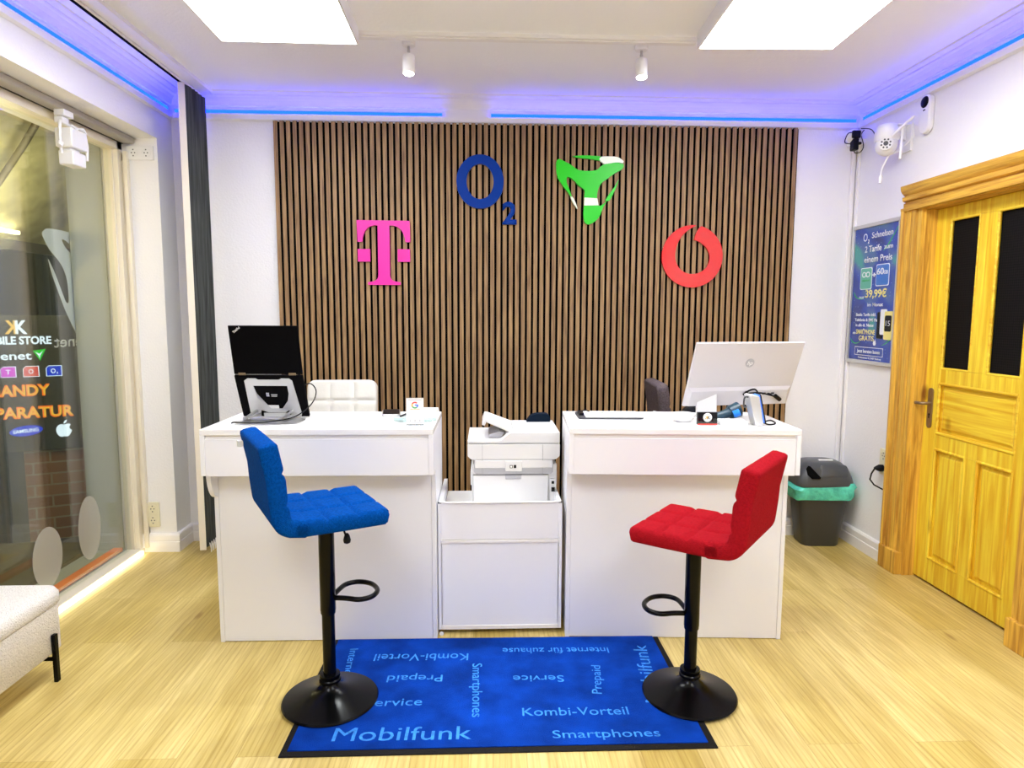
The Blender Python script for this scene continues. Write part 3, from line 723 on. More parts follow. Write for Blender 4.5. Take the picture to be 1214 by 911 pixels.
# ------------------------------------------------------------------ desks
def desk(label, x0, y0, rz, w, mirror=False):
    t = thing('reception_desk', label, 'desk', (x0, y0, 0), rz)
    D = .50; H = .98
    MB().box(0, w, 0, D, H - .024, H).build('desktop', M['desktop'], t, bevel=.0015)
    prof = [(0, H - .024), (0, .785), (.118, .785), (.118, .0), (D, 0), (D, H - .024)]
    profc = [(0, H - .024), (0, .785), (.045, .785)] + [(.118 - .073 * math.cos(R(a)), .785 - .12 * math.sin(R(a))) for a in range(10, 91, 10)] + [(.118, .0), (D, 0), (D, H - .024)]
    for k, xx in enumerate((0, w - .019)):
        MB().prism(profc if (k == 0 and mirror) else prof, xx, xx + .019, 'x').build('side_panel', M['desk'], t, bevel=.001)
    MB().box(.0195, w - .0195, .003, .021, .783, .938).build('front_fascia', M['desk'], t, bevel=.001)
    MB().box(.0195, w - .0195, .012, .030, .938, .9555).build('top_rail', M['deskedge'], t)
    MB().box(.0195, w - .0195, .025, .115, .783, .795).build('soffit', M['desk'], t)
    MB().box(.0195, w - .0195, .120, .136, .003, .79).build('front_panel', M['desk'], t, bevel=.001)
    MB().box(.0195, w - .0195, .14, D - .01, .70, .718).build('shelf', M['desk'], t)
    return t
d1 = desk('white reception desk with laptop, left of the printer', -1.184, 2.722, R(-.3), .961, True)
d2 = desk('white reception desk with monitor, right of the printer', .349, 2.722, R(-3.2), .972)
def on_d2(x, y): # helper: desk-2 surface is level so world coordinates work directly
    return (x, y, .9805)

# printer trolley between the desks
t = thing('printer_trolley', 'low white cabinet unit on casters between the two desks', 'cabinet', (-.2185, 2.885, 0))
w = .560
for xx in (0, w - .018): MB().box(xx, xx + .018, 0, .45, .022, .612).build('side_panel', M['desk'], t, bevel=.001)
for xx in (0, w - .012): MB().box(xx, xx + .012, -.003, 0, .022, .612).build('front_stile', M['desk'], t)
MB().box(.013, w - .013, -.001, .012, .445, .615).build('upper_front', M['desk'], t, bevel=.002)
b = MB(); b.tube([(.006, .004, .618), (.02, -.004, .620), (.04, -.004, .617), (w - .04, -.004, .617), (w - .02, -.004, .620), (w - .006, .004, .618)], .005, 8); b.build('top_lip', M['desktop'], t, smooth=60)
MB().box(.013, w - .013, -.006, .012, .428, .443).build('mid_rail', M['deskedge'], t, bevel=.002)
MB().box(.013, w - .013, .0, .012, .040, .427).build('lower_front', M['desk'], t, bevel=.001)
MB().box(.013, w - .013, -.006, .012, .022, .040).build('bottom_rail', M['deskedge'], t, bevel=.002)
MB().box(.019, w - .019, .013, .448, .53, .548).build('shelf', M['desktop'], t)
MB().box(.019, w - .019, .013, .448, .03, .045).build('bottom_board', M['desk'], t)
for xx in (0, w - .016): MB().box(xx, xx + .016, -.002, .006, .6125, .619).build('corner_bracket', M['dark'], t)
for xx, yy in ((.06, .06), (w - .06, .06), (.06, .40), (w - .06, .40)):
    b = MB(); b.T = Matrix.Translation((xx, yy, .011)) @ Matrix.Rotation(R(90), 4, 'Y'); b.lathe([(.009, -.014), (.0108, -.01), (.0108, .01), (.009, .014)], 16); c = b.build('caster', M['blackp'], t, smooth=30)
tag(MB().ball((-.205, 2.865, .011), .010, .006, .010, 14, 8).build('round_tag', M['white']), 'tiny white round tag on the floor beside the cabinet', 'tag')

# ------------------------------------------------------------------ printer
t = thing('printer', 'white multifunction laser printer seen from behind, tray raised', 'printer', (-.089, 3.05, .5485))
P = M['printer']
MB().box(.018, .424, .02, .34, .0, .20).build('body', P, t, bevel=.005)
# scanner unit: outline extruded in depth
sp = [(0, .242), (.018, .225), (.418, .225), (.436, .242), (.436, .300), (0, .300)]
MB().prism(sp, 0, .36, 'y').build('scanner_base', P, t, bevel=.004)
MB().box(.006, .430, .005, .355, .3005, .303).build('seam', M['seam'], t)
lid = [(0, .304), (.434, .304), (.434, .350), (.215, .352), (.200, .345), (.165, .312 + .012), (.150, .318), (0, .318)]
lid = [(0, .304), (.435, .304), (.435, .356), (.205, .356), (.190, .350), (.160, .322), (.145, .318), (0, .318)]
MB().prism(lid, .0, .36, 'y').build('document_feeder', P, t, bevel=.003)
b = MB(); b.prism([(.100, .319), (.158, .322), (.178, .345), (.150, .350), (.100, .335)], .06, .27, 'y'); b.build('output_slot', M['printer_gray'], t)
b = MB(); b.T = Matrix.Translation((.205, 0, .345)) @ Matrix.Rotation(R(22), 4, 'Y'); b.prism([(-.135, .05), (.0, .02), (.0, .31), (-.135, .29)], .004, .020, 'z'); 
b.box(-.143, -.128, .05, .29, -.016, .018)
b.build('paper_tray', P, t, bevel=.003)
b = MB(); b.box(.215, .285, .03, .30, .3565, .363); b.build('feeder_cover', P, t, bevel=.002)
MB().box(.30, .42, .04, .31, .3565, .3585).build('feeder_lid', P, t, bevel=.002)
# rear
MB().prism([(.03, .225), (.405, .225), (.405, .165), (.395, .155), (.040, .155), (.03, .165)], .004, .02, 'y').build('rear_recess', M['printer_gray'], t)
MB().box(.035, .40, -.002, .01, .185, .223).build('rear_cover', P, t, bevel=.003)
b = MB(); b.box(.177, .256, -.008, .006, .170, .222); pc = b.build('port_plate', P, t, bevel=.003)
b = MB(); b.box(.199, .212, -.010, -.0075, .187, .201).box(.2175, .229, -.010, -.0075, .187, .202); b.build('socket', M['blackp'], pc)
MB().box(.2015, .2095, -.011, -.0095, .1895, .1985).build('socket_face', M['white'], pc)
b = MB(); b.box(.026, .382, .008, .02, .004, .148); rp = b.build('rear_door', P, t, bevel=.003)
b = MB(); b.box(.024, .384, .014, .0195, .148, .1505).box(.3815, .384, .014, .0195, .0, .15).box(.024, .0262, .014, .0195, .0, .15).box(.177, .256, .005, .0175, .1485, .1515); b.build('door_seam', M['seam'], rp)
MB().box(.179, .254, .002, .012, .130, .148).build('handle', M['printer_gray'], rp, bevel=.002)
b = MB(); b.box(.0685, .0698, -.0016, .002, .155, .298).box(.354, .3553, -.0016, .002, .155, .298); b.build('panel_seam', M['seam'], t)
b = MB(); b.box(.391, .419, .012, .0195, .01, .13); pp = b.build('port_column', P, t, bevel=.002)
b = MB(); b.box(.399, .411, .0095, .013, .105, .118); b.build('network_port', M['blackp'], pp)
b = MB(); b.box(.398, .414, .006, .013, .068, .088); b.build('power_port', M['blackp'], pp)
for xx in (.012, .416): MB().box(xx, xx + .012, .05, .30, .09, .16).build('side_grip', P, t, bevel=.003)
tag(MB().prism([(-.0, 0)] + [(.012 + .0 * k, .018) for k in (1,)] + bez([(.012, .020), (.03, .045), (.06, .040), (.095, .042), (.120, .042), (.125, .02), (.122, .0)], 6), 0, .06, 'y').build('cloth_pouch', M['jean'], bevel=.006, loc=(.205, 3.33, .9075)), 'dark navy pouch lying at the back of the printer top', 'pouch')

# ------------------------------------------------------------------ stools
def cushion(prof, width, thick, s_seams, t_seams, corner=.012, curve2=False):
    """quilted cushion swept along a side-view centre line prof [(u, w)]; returns MB"""
    # resample the profile
    pts = [Vector((p[0], p[1])) for p in prof]; d = [0]
    for a, b_ in zip(pts, pts[1:]): d.append(d[-1] + (b_ - a).length)
    Ltot = d[-1]; NS = 44; NT = 30
    def at(s):
        s = max(0, min(Ltot, s))
        for i in range(len(pts) - 1):
            if s <= d[i + 1] + 1e-9:
                f = (s - d[i]) / (d[i + 1] - d[i]); return pts[i].lerp(pts[i + 1], f)
        return pts[-1]
    S = [Ltot * (.5 - .5 * math.cos(PI * i / NS)) * .55 + Ltot * i / NS * .45 for i in range(NS + 1)]
    Tt = [(-math.cos(PI * j / NT) * .5 * .55 + (j / NT - .5) * .45) for j in range(NT + 1)]
    def cw(s):
        e = min(s, Ltot - s) if curve2 else s
        return 1. if e >= corner else 1 - 2 * corner / width * (1 - math.sqrt(max(0, 1 - (1 - e / corner) ** 2)))
    b = MB(); vs = []; fs = []
    top = {}; bot = {}
    for i, s in enumerate(S):
        c = at(s); tg = (at(s + .004) - at(s - .004)).normalized(); nrm = Vector((-tg.y, tg.x))
        for j, tt in enumerate(Tt):
            e1 = min(s, Ltot - s); e2 = (.5 - abs(tt)) * width
            rr = thick * .26
            def edge(e): return 1. if e >= rr else math.sqrt(max(0, 1 - (1 - e / rr) ** 2))
            k = edge(e1) * .42 + .58; k2 = edge(e2) * .42 + .58; kk = min(k, k2) * (1 - .12 * (1 - max(k, k2)))
            q = 1.
            for x in s_seams:
                dd = abs(s / Ltot - x) * Ltot; q = min(q, 1 - .9 * math.exp(-(dd / .008) ** 2))
            for x in t_seams:
                dd = abs(tt + .5 - x) * width; q = min(q, 1 - .9 * math.exp(-(dd / .008) ** 2))
            puff = .011 * q
            top[i, j] = len(vs); p = c + nrm * ((thick * .5 - .006) * kk + .006 * kk + (puff - .006) * max(0, (kk - .55) / .45)); vs.append((p.x, tt * width * cw(s), p.y))
            bot[i, j] = len(vs); p = c - nrm * (thick * .5 * kk); vs.append((p.x, tt * width * cw(s), p.y))
    for i in range(NS):
        for j in range(NT):
            fs.append((top[i, j], top[i + 1, j], top[i + 1, j + 1], top[i, j + 1])); fs.append((bot[i, j], bot[i, j + 1], bot[i + 1, j + 1], bot[i + 1, j]))
    for i in range(NS):
        fs.append((top[i, 0], bot[i, 0], bot[i + 1, 0], top[i + 1, 0])); fs.append((top[i, NT], top[i + 1, NT], bot[i + 1, NT], bot[i, NT]))
    for j in range(NT):
        fs.append((top[0, j], top[0, j + 1], bot[0, j + 1], bot[0, j])); fs.append((top[NS, j], bot[NS, j], bot[NS, j + 1], top[NS, j + 1]))
    b.add(vs, fs); return b

def stool(name, label, pos, face, zt, fabric, metal, collar, back=.30, corner=.012, off=0.):
    """bar stool; local +X is where the sitter faces, zt = top of seat"""
    t = thing(name, label, 'stool', (pos[0], pos[1], pos[2]), face)
    th_ = .054; zc = zt - th_ * .5 - .004
    MB().lathe([(.176, 0), (.178, .004), (.174, .010), (.15, .016), (.115, .026), (.08, .038), (.055, .050), (.040, .062), (.034, .074)], 64).build('base', metal, t, smooth=40)
    b = MB(); b.lathe([(.036, .072), (.040, .076), (.040, .084), (.036, .088), (.036, .092), (.038, .095), (.037, .104), (.026, .106)], 40); b.build('base_collar', metal, t, smooth=40)
    MB().cyl((0, 0, .09), .0235, collar - .07, 32).build('gas_column', metal, t, smooth=40)
    b = MB(); b.lathe([(.026, collar - .008), (.0275, collar - .004), (.0275, collar + .004), (.0285, collar + .006), (.0285, zc - th_ / 2 - .004), (.02, zc - th_ / 2)], 32); b.build('column_sleeve', metal, t, smooth=40)
    b = MB(); b.box(-.085, .085, -.07, .07, zc - th_ / 2 - .012, zc - th_ / 2 + .006); b.build('mounting_plate', metal, t, bevel=.003)
    fz = collar + .055
    pts = [(.024, .012, fz - .004), (.055, .045, fz), (.09, .078, fz), (.125, .084, fz), (.155, .070, fz), (.178, .038, fz), (.184, 0, fz)]
    pts = pts + [(x, -y, z) for x, y, z in pts[-2::-1]]
    MB().tube(smooth_pts(pts, 5), .0095, 12).build('footrest', metal, t, smooth=60)
    b = MB(); b.tube([(.02, -.045, zc - .045), (.045, -.06, zc - .055), (.055, -.065, zc - .085)], .004, 8); lv = b.build('height_lever', metal, t, smooth=60)
    b = MB(); b.T = Matrix.Translation((.058, -.066, zc - .10)); b.lathe([(.004, .025), (.009, .018), (.014, 0), (.012, -.010), (.005, -.014)], 16); b.build('lever_knob', M['blackp'], lv, smooth=60)
    seat = [(.172, zc - .003), (.16, zc), (.05, zc), (-.12, zc + .002), (-.16, zc + .006)]
    cushion(seat[::-1], .385, th_, (.36, .68), (.33, .67)).build('seat', fabric, t, smooth=60)
    r = .05
    bk = [(-.105, zc - .001)] + [(-.165 + off - r * math.sin(R(a)), zc + .006 + r * (1 - math.cos(R(a)))) for a in range(0, 91, 15)] + \
         [(-.222 + off, zc + .12), (-.226 + off, zc + .18), (-.238 + off, zc + back * .8), (-.250 + off, zc + back)]
    bb = cushion(bk[::-1], .385, .058, (.30, .58), (.33, .67), corner=corner); bb.build('backrest', fabric, t, smooth=60)
    return t
def smooth_pts(p, n):
    p = [Vector(q) for q in p]; out = []
    for i in range(len(p) - 1):
        a = p[max(i - 1, 0)]; b_ = p[i]; c = p[i + 1]; d = p[min(i + 2, len(p) - 1)]
        for k in range(n):
            t = k / n; out.append(.5 * ((2 * b_) + (c - a) * t + (2 * a - 5 * b_ + 4 * c - d) * t * t + (3 * b_ - a - 3 * c + d) * t ** 3))
    out.append(p[-1]); return out
s1 = stool('bar_stool', 'blue fabric bar stool with black pedestal, facing right', (-.590, 2.372, .0085), R(28.5), .762, M['blue'], M['black'], .347, off=.020)
MB().box(-.268, -.250, .150, .175, .968, .990).build('fabric_tag', M['paper'], s1)
s2 = stool('bar_stool', 'red fabric bar stool with black pedestal, facing left', (.778, 2.362, .0085), R(180 - 38), .678, M['red'], M['black'], .270)
stool('bar_stool', 'white quilted leather stool behind the left desk', (-.80, 3.48, 0), R(-88), .81, M['leather'], M['chrome'], .36, back=.305, corner=.045)
stool('bar_stool', 'dark grey fabric stool seen from the side behind the right desk', (1.185, 3.60, 0), R(-3), .79, M['gray'], M['chrome'], .36, back=.33, corner=.03)

# ------------------------------------------------------------------ entrance mat
t = thing('floor_mat', 'blue printed doormat with black rubber rim before the desks', 'mat', (0, 0, 0))
q = [(-.688, 2.052), (.782, 2.050), (.775, 2.828), (-.682, 2.838)]
b = MB(); b.prism(q, .0, .005, 'z'); b.build('rubber_border', M['rubber'], t, bevel=.002)
q2 = [(-.665, 2.078), (.755, 2.076), (.75, 2.822), (-.66, 2.832)]
b = MB(); b.prism(q2, .005, .008, 'z'); b.build('pile', M['carpet'], t)
def mt(s, o, e, cap, al=None):
    o = Vector((*o, 0)); e = Vector((*e, 0)); d = e - o; w = d.length
    c = (o + e) / 2; y = Vector((-d.y, d.x, 0))
    return text('lettering', s, cap, .0008, M['lettering'], t, frame4((c.x, c.y, .0078), d, y), 'CENTER', .0, width=w)
mt('Mobilfunk', (-.530, 2.122), (-.053, 2.118), .076)
mt('Smartphones', (.228, 2.113), (.602, 2.111), .044)
mt('Kombi-Vorteil', (.13, 2.243), (.52, 2.239), .050)
mt('Service', (-.452, 2.320), (-.242, 2.321), .050)
mt('Prepaid', (-.177, 2.525), (-.397, 2.526), .050)
mt('Kombi-Vorteil', (-.078, 2.690), (-.475, 2.697), .058)
mt('Service', (.309, 2.505), (.106, 2.51), .048)
mt('Internet für zuhause', (.529, 2.722), (.069, 2.730), .048)
mt('Smartphones', (-.059, 2.607), (-.053, 2.241), .042)
mt('Prepaid', (.442, 2.371), (.470, 2.574), .040)
mt('Mobilfunk', (.655, 2.305), (.700, 2.735), .062)
mt('Internet', (-.592, 2.745), (-.575, 2.520), .036)

# ------------------------------------------------------------------ waste bin
def rrect(cx, cy, w, d, r, n=6):
    o = []
    for sx, sy, a in ((1, 1, 0), (-1, 1, 90), (-1, -1, 180), (1, -1, 270)):
        for k in range(n + 1):
            q = R(a + 90 * k / n); o.append((cx + sx * (w / 2 - r) + r * math.cos(q), cy + sy * (d / 2 - r) + r * math.sin(q)))
    return o
def loft(mb, loops):
    n = len(loops[0][0]); vs = []; fs = []
    for pl, z in loops: vs += [(x, y, z if not callable(z) else z(x, y)) for x, y in pl]
    for j in range(len(loops) - 1):
        for k in range(n): fs.append((j * n + k, j * n + (k + 1) % n, (j + 1) * n + (k + 1) % n, (j + 1) * n + k))
    fs.append(tuple(range(n))[::-1]); fs.append(tuple((len(loops) - 1) * n + k for k in range(n)))
    return mb.add(vs, fs)
t = thing('waste_bin', 'grey plastic swing-lid waste bin with green liner in the corner', 'bin', (2.125, 4.045, 0), R(-3))
b = MB(); loft(b, [(rrect(0, 0, .225, .17, .045), 0), (rrect(0, 0, .235, .178, .045), .01), (rrect(0, 0, .325, .235, .05), .395)]); b.build('bucket', M['bin'], t, smooth=40)
b = MB(); lo = []
rg = random.Random(5)
for z, g in ((.318, .002), (.306, .020), (.322, .034), (.350, .030), (.375, .044), (.402, .030)):
    lo.append(([(x * (1 + rg.uniform(-.012, .012)), y * (1 + rg.uniform(-.012, .012))) for x, y in rrect(0, 0, .312 + g * 1.9, .225 + g, .05, 8)], (lambda x, y, z=z: z + .009 * math.sin(x * 34 + z * 40) + .05 * x)))
loft(b, lo); b.build('liner', M['liner'], t, smooth=60)
b = MB(); loft(b, [(rrect(0, 0, .352, .262, .055), .392), (rrect(0, 0, .356, .266, .055), .400), (rrect(0, 0, .352, .262, .055), .418), (rrect(0, 0, .335, .25, .055), .450), (rrect(0, .005, .30, .225, .055), .500), (rrect(0, .01, .24, .18, .05), .530), (rrect(0, .012, .16, .12, .04), .540)])
ld = b.build('lid', M['binlid'], t, smooth=50)
b = MB(); b.T = Matrix.Translation((.045, -.1015, .487)) @ Matrix.Rotation(R(66), 4, 'X')
loft(b, [(rrect(0, 0, .17, .080, .02), 0), (rrect(0, 0, .168, .078, .02), .008), (rrect(0, 0, .155, .066, .02), .011)]); b.build('swing_flap', M['binlid'], ld, smooth=50)
b = MB(); b.T = Matrix.Translation((-.088, -.1135, .484)) @ Matrix.Rotation(R(68), 4, 'X')
b.prism([(-.042, .022), (-.028, .040), (-.016, .036), (.042, -.034), (.036, -.042), (-.012, -.042), (-.036, -.016)], .0, .007, 'z'); b.build('lid_opening', M['felt'], ld)
b = MB(); b.T = Matrix.Translation((.03, -.018, .538)) @ Matrix.Rotation(R(18), 4, 'X'); b.box(-.045, .045, -.010, .010, -.002, .004); b.build('lid_sticker', M['paper'], ld)

# ------------------------------------------------------------------ bench
t = thing('bench', 'cream boucle bench with thin black metal legs by the window', 'bench', (0, 0, 0))
b = MB(); loft(b, [(rrect(-1.955, 1.93, .44, 1.36, .05), .102), (rrect(-1.955, 1.93, .48, 1.40, .05), .12), (rrect(-1.955, 1.93, .48, 1.40, .05), .30)]); b.build('upholstered_base', M['boucle'], t, smooth=50)
b = MB(); loft(b, [(rrect(-1.955, 1.93, .475, 1.395, .05), .300), (rrect(-1.955, 1.93, .488, 1.408, .05), .308), (rrect(-1.955, 1.93, .488, 1.408, .05), .345), (rrect(-1.955, 1.93, .47, 1.39, .05), .364), (rrect(-1.955, 1.93, .42, 1.34, .05), .372)]); b.build('seat_pad', M['boucle'], t, smooth=50)
for x, y in ((-1.706, 2.545), (-1.706, 1.32), (-2.02, 2.545 - .02), (-2.02, 1.32)):
    b = MB(); b.box(x - .008, x + .008, y - .010, y + .010, 0, .195 if x > -1.9 else .11); b.box(min(x, x - .06) if x > -1.9 else x, x, y - .004, y + .004, .085, .101); b.build('leg', M['black'], t, bevel=.002)

# ------------------------------------------------------------------ door on the right
XD = XR + .06
dr = bpy.data.objects.new('door_1', None); COL.objects.link(dr); st(dr)
# leaf: stiles, rails, mullions as one frame; panels and screens separate. u = Y, v = Z; x thickness XD..XD+.04
y0, y1, z1 = DY0 + .005, DY1 - .012, 2.018
b = MB()
def D(mb, a, b_, c, d, x0=0., x1=.04): mb.box(XD + x0, XD + x1, a, b_, c, d)
gA0, gA1, gB0, gB1 = 3.180, 3.372, 2.868, 3.062
D(b, 3.382, y1, .012, z1); D(b, y0, 2.858, .012, z1)                       # stiles
D(b, 2.858, 3.382, 1.95, z1); D(b, 2.858, 3.382, 1.098, 1.178)             # head rail, lock rail
D(b, 2.858, 3.382, .745, .832); D(b, 2.858, 3.382, .012, .145)
D(b, gB1, gA0, 1.178, 1.95); D(b, gB1 + .015, gA0 - .02, .145, .745)
b.build('door_frame_leaf', M['pine'], dr, bevel=.002)
def panel(a, b_, c, d, m):
    b = MB()
    D(b, a, b_, c, d, .018, .03)
    e = .034
    # raised field
    xs = XD + .018; xf = XD + .008
    b.add([(xs, a + e * .5, c + e * .5), (xs, b_ - e * .5, c + e * .5), (xs, b_ - e * .5, d - e * .5), (xs, a + e * .5, d - e * .5), (xf, a + e, c + e), (xf, b_ - e, c + e), (xf, b_ - e, d - e), (xf, a + e, d - e)],
          [(4, 5, 6, 7), (0, 1, 5, 4), (1, 2, 6, 5), (2, 3, 7, 6), (3, 0, 4, 7)])
    b.build('door_panel', m, dr)
    b = MB(); r_ = .009
    pts = [(XD + .004, a, c), (XD + .004, b_, c), (XD + .004, b_, d), (XD + .004, a, d)]
    for i in range(4): b.tube([pts[i], pts[(i + 1) % 4]], r_, 8)
    b.build('moulding', m, dr, smooth=60)
panel(2.858, 3.382, .832, 1.098, M['pineh'])
panel(gA0 - .02, 3.382, .145, .745, M['pine']); panel(2.858, gB1 + .015, .145, .745, M['pine'])
for a, b_ in ((gA0, 3.382), (2.858, gB1)):
    MB().box(XD + .018, XD + .024, a, b_, 1.178, 1.95).build('door_screen', M['screen'], dr)
    b = MB()
    for p, q_ in (((a, 1.178), (b_, 1.178)), ((b_, 1.178), (b_, 1.95)), ((b_, 1.95), (a, 1.95)), ((a, 1.95), (a, 1.178))):
        b.tube([(XD + .006, p[0], p[1]), (XD + .006, q_[0], q_[1])], .008, 8)
    b.build('moulding', M['pineh'], dr, smooth=60)
# handle
b = MB(); b.T = frame4((XD, 3.437, .96), (0, -1, 0), (0, 0, 1))
b.prism(dedup(arc(0, .09, .019, 0, 180, 10) + arc(0, -.09, .019, 180, 360, 10)), 0, .007, 'z'); hd = b.build('door_handle', M['brass'], dr, bevel=.001)
b = MB(); b.tube([(XD - .004, 3.437, .985), (XD - .045, 3.437, .985), (XD - .052, 3.45, .985), (XD - .052, 3.52, .983)], .0085, 10); b.build('lever', M['brass'], hd, smooth=60)
b = MB(); b.T = frame4((XD - .007, 3.437, .96), (0, -1, 0), (0, 0, 1)); b.box(-.003, .003, -.055, -.035, 0, .001); b.cyl((0, -.034, 0), .005, .001, 12); b.build('keyhole', M['felt'], hd)
# jambs
b = MB(); b.box(XR - .002, XD + .06, DY1 - .012, DY1 + .0, 0, DZ).box(XR - .002, XD + .06, DY0 - .0, DY0 + .005, 0, DZ); b.build('door_jamb', M['pineold'], dr)
b = MB(); b.box(XR - .002, XD + .06, DY0, DY1, z1 + .002, DZ); b.build('door_head', M['pineoldh'], dr)
MB().box(XD + .045, XD + .05, DY0, DY1, 0, z1).build('door_backing', M['pine'], dr)
# architrave with stepped section: profile in (proj, across)
apr = [(0, 0), (.042, 0), (.044, .012), (.038, .022), (.022, .026), (.022, .031), (.032, .036), (.032, .056), (.018, .060), (.018, .065), (.027, .070), (.027, .106), (.012, .110), (.012, .115), (.020, .118), (.020, .150), (0, .150)]
for sgn, ye in ((1, DY1 - .002), (-1, DY0 + .002)):
    # outer thick edge away from the opening
    b = MB(); pr = [(XR - p, ye + sgn * (.150 - a)) for p, a in apr]
    b.prism(pr, .13, 2.032, 'z'); b.build('architrave', M['pineold'], dr)
    b = MB(); b.box(XR - .046, XR, *(sorted((ye - sgn * .002, ye + sgn * .154))), 0, .13); b.build('plinth_block', M['pineold'], dr, bevel=.004)
hp = [(0, 2.028), (.054, 2.028), (.056, 2.044), (.034, 2.047), (.034, 2.072), (.022, 2.075), (.022, 2.080), (.046, 2.086), (.048, 2.106), (.030, 2.109), (.030, 2.113), (.052, 2.128), (.062, 2.14), (.066, 2.155), (.066, 2.165), (0, 2.172)]
b = MB(); b.add([(XR - p * .75, DY0 - .155, z) for p, z in hp] + [(XR - p * .75, DY1 + .152, z) for p, z in hp], faces_of(len(hp))); b.build('head_architrave', M['pineoldh'], dr)

# ------------------------------------------------------------------ poster
PY0, PY1, PZ0, PZ1 = 3.672, 4.166, 1.160, 2.012
t = thing('framed_poster', 'dark blue advertising poster in a thin aluminium frame on the right wall', 'poster', (XR, 0, 0))
b = MB(); f = .022
b.box(-.022, 0, PY0, PY1, PZ0, PZ0 + f).box(-.022, 0, PY0, PY1, PZ1 - f, PZ1).box(-.022, 0, PY0, PY0 + f, PZ0 + f, PZ1 - f).box(-.022, 0, PY1 - f, PY1, PZ0 + f, PZ1 - f)
b.build('frame', M['alu'], t, bevel=.002)
pr_ = MB().box(-.010, 0, PY0 + f, PY1 - f, PZ0 + f, PZ1 - f).build('print', M['poster'], t)
pw = PY1 - PY0 - 2 * f; ph_ = PZ1 - PZ0 - 2 * f
def pt(s, u, v, cap, w, m=M['pwhite'], bold=.01, al='CENTER'):
    return text('lettering', s, cap, .0012, m, pr_, frame4((-.0098, PY1 - f - u * pw, PZ1 - f - v * ph_), (0, -1, 0), (0, 0, 1)), al, bold, width=w)
pt('O', .245, .100, .050, .042, bold=.0); pt('2', .325, .118, .024, .016)
pt('Schnelsen', .63, .085, .036, .21)
pt('2 Tarife', .44, .185, .040, .17); pt('zum', .78, .178, .028, .085)
pt('einem Preis', .56, .262, .040, .28)
def pplate(u0, u1, v0, v1, m, x0=-.0115, x1=-.010, r=.012, nm='card'):
    ya, yb = PY1 - f - u0 * pw, PY1 - f - u1 * pw; za, zb = PZ1 - f - v0 * ph_, PZ1 - f - v1 * ph_
    b = MB(); b.prism(rrect((ya + yb) / 2, (za + zb) / 2, abs(ya - yb), abs(za - zb), r, 4), x0, x1, 'x'); return b.build(nm, m, pr_)
pplate(.185, .455, .300, .465, M['pwhite']); pplate(.195, .445, .306, .459, M['pgreen'], -.0125)
pplate(.545, .835, .285, .445, M['pwhite']); pplate(.555, .825, .291, .439, M['pblue'], -.0125)
def pt2(s, u, v, cap, w, m=M['pwhite'], bold=.01):
    return text('lettering', s, cap, .0012, m, pr_, frame4((-.0123, PY1 - f - u * pw, PZ1 - f - v * ph_), (0, -1, 0), (0, 0, 1)), 'CENTER', bold, width=w)
pt2('O', .275, .372, .034, .045, bold=.02); pt2('O', .365, .372, .034, .045, bold=.02)
pt2('unlimited', .32, .402, .014, .08, M['ggrn'])
pt('+', .50, .378, .032, .04, bold=.03); pt2('60', .645, .360, .038, .07, bold=.02); pt2('GB', .765, .360, .022, .04, bold=.02)
pt('nur', .24, .535, .024, .055); pt('39,99€', .56, .525, .048, .215, M['pyellow'], .025)
pt('im Monat', .56, .592, .022, .16)
pt('Beide Tarife inkl.', .36, .665, .019, .21); pt('Telefonie & SMS Flat', .38, .705, .019, .25); pt('in alle dt. Netze', .34, .745, .019, .19)
pt('+', .33, .775, .016, .016); pt('ein', .10, .805, .018, .03); pt('SMARTPHONE', .37, .803, .030, .20, M['pyellow'], .015)
pt('GRATIS', .40, .852, .032, .16, M['pyellow'], .015)
pplate(.14, .80, .900, .965, M['pwhite'], -.0108, -.010, .002); pplate(.148, .792, .904, .961, M['poster'], -.0114, -.0105, .002)
text('lettering', 'Jetzt beraten lassen', .022, .0012, M['pwhite'], pr_, frame4((-.0112, PY1 - f - .47 * pw, PZ1 - f - .944 * ph_), (0, -1, 0), (0, 0, 1)), 'CENTER', .01, width=.24)
pt('Frohmestrasse 43, 22457 Hamburg', .5, .988, .011, .24)
for u0, u1, v0, v1, m in ((.64, .77, .635, .83, M['blackp']), (.71, .84, .615, .80, M['pwhite']), (.80, .97, .63, .835, M['pyellow'])):
    pplate(u0, u1, v0, v1, m, -.0125 - u0 * .002, -.010, .010, 'phone_picture')
pplate(.815, .955, .66, .775, M['blackp'], -.0150, -.0141, .010, 'phone_picture')
text('lettering', '15', .032, .0008, M['pwhite'], pr_, frame4((-.0150, PY1 - f - .885 * pw, PZ1 - f - .735 * ph_), (0, -1, 0), (0, 0, 1)), 'CENTER', .0, width=.04)
for p in apple(0, 0, .030):
    b = MB(); b.T = frame4((-.0098, PY1 - f - .60 * pw, PZ1 - f - .862 * ph_), (0, -1, 0), (0, 0, 1)); b.prism(p, 0, .0012, 'z'); b.build('apple_mark', M['pwhite'], pr_)
for (ua, va, uc, vc, ub, vb) in ((.68, .19, .82, .14, .98, .02), (.04, .48, .10, .55, .30, .53), (.02, .84, .10, .90, .26, .86), (.76, .88, .90, .86, .99, .80)):
    P_ = [((1 - k / 10) ** 2 * ua + 2 * k / 10 * (1 - k / 10) * uc + (k / 10) ** 2 * ub, (1 - k / 10) ** 2 * va + 2 * k / 10 * (1 - k / 10) * vc + (k / 10) ** 2 * vb) for k in range(11)]
    b = MB(); b.tube([(-.0105, PY1 - f - u * pw, PZ1 - f - v * ph_) for u, v in P_], [.0008 + .0012 * math.sin(PI * k / 10) for k in range(11)], 6); b.build('light_streak', M['green'], pr_)

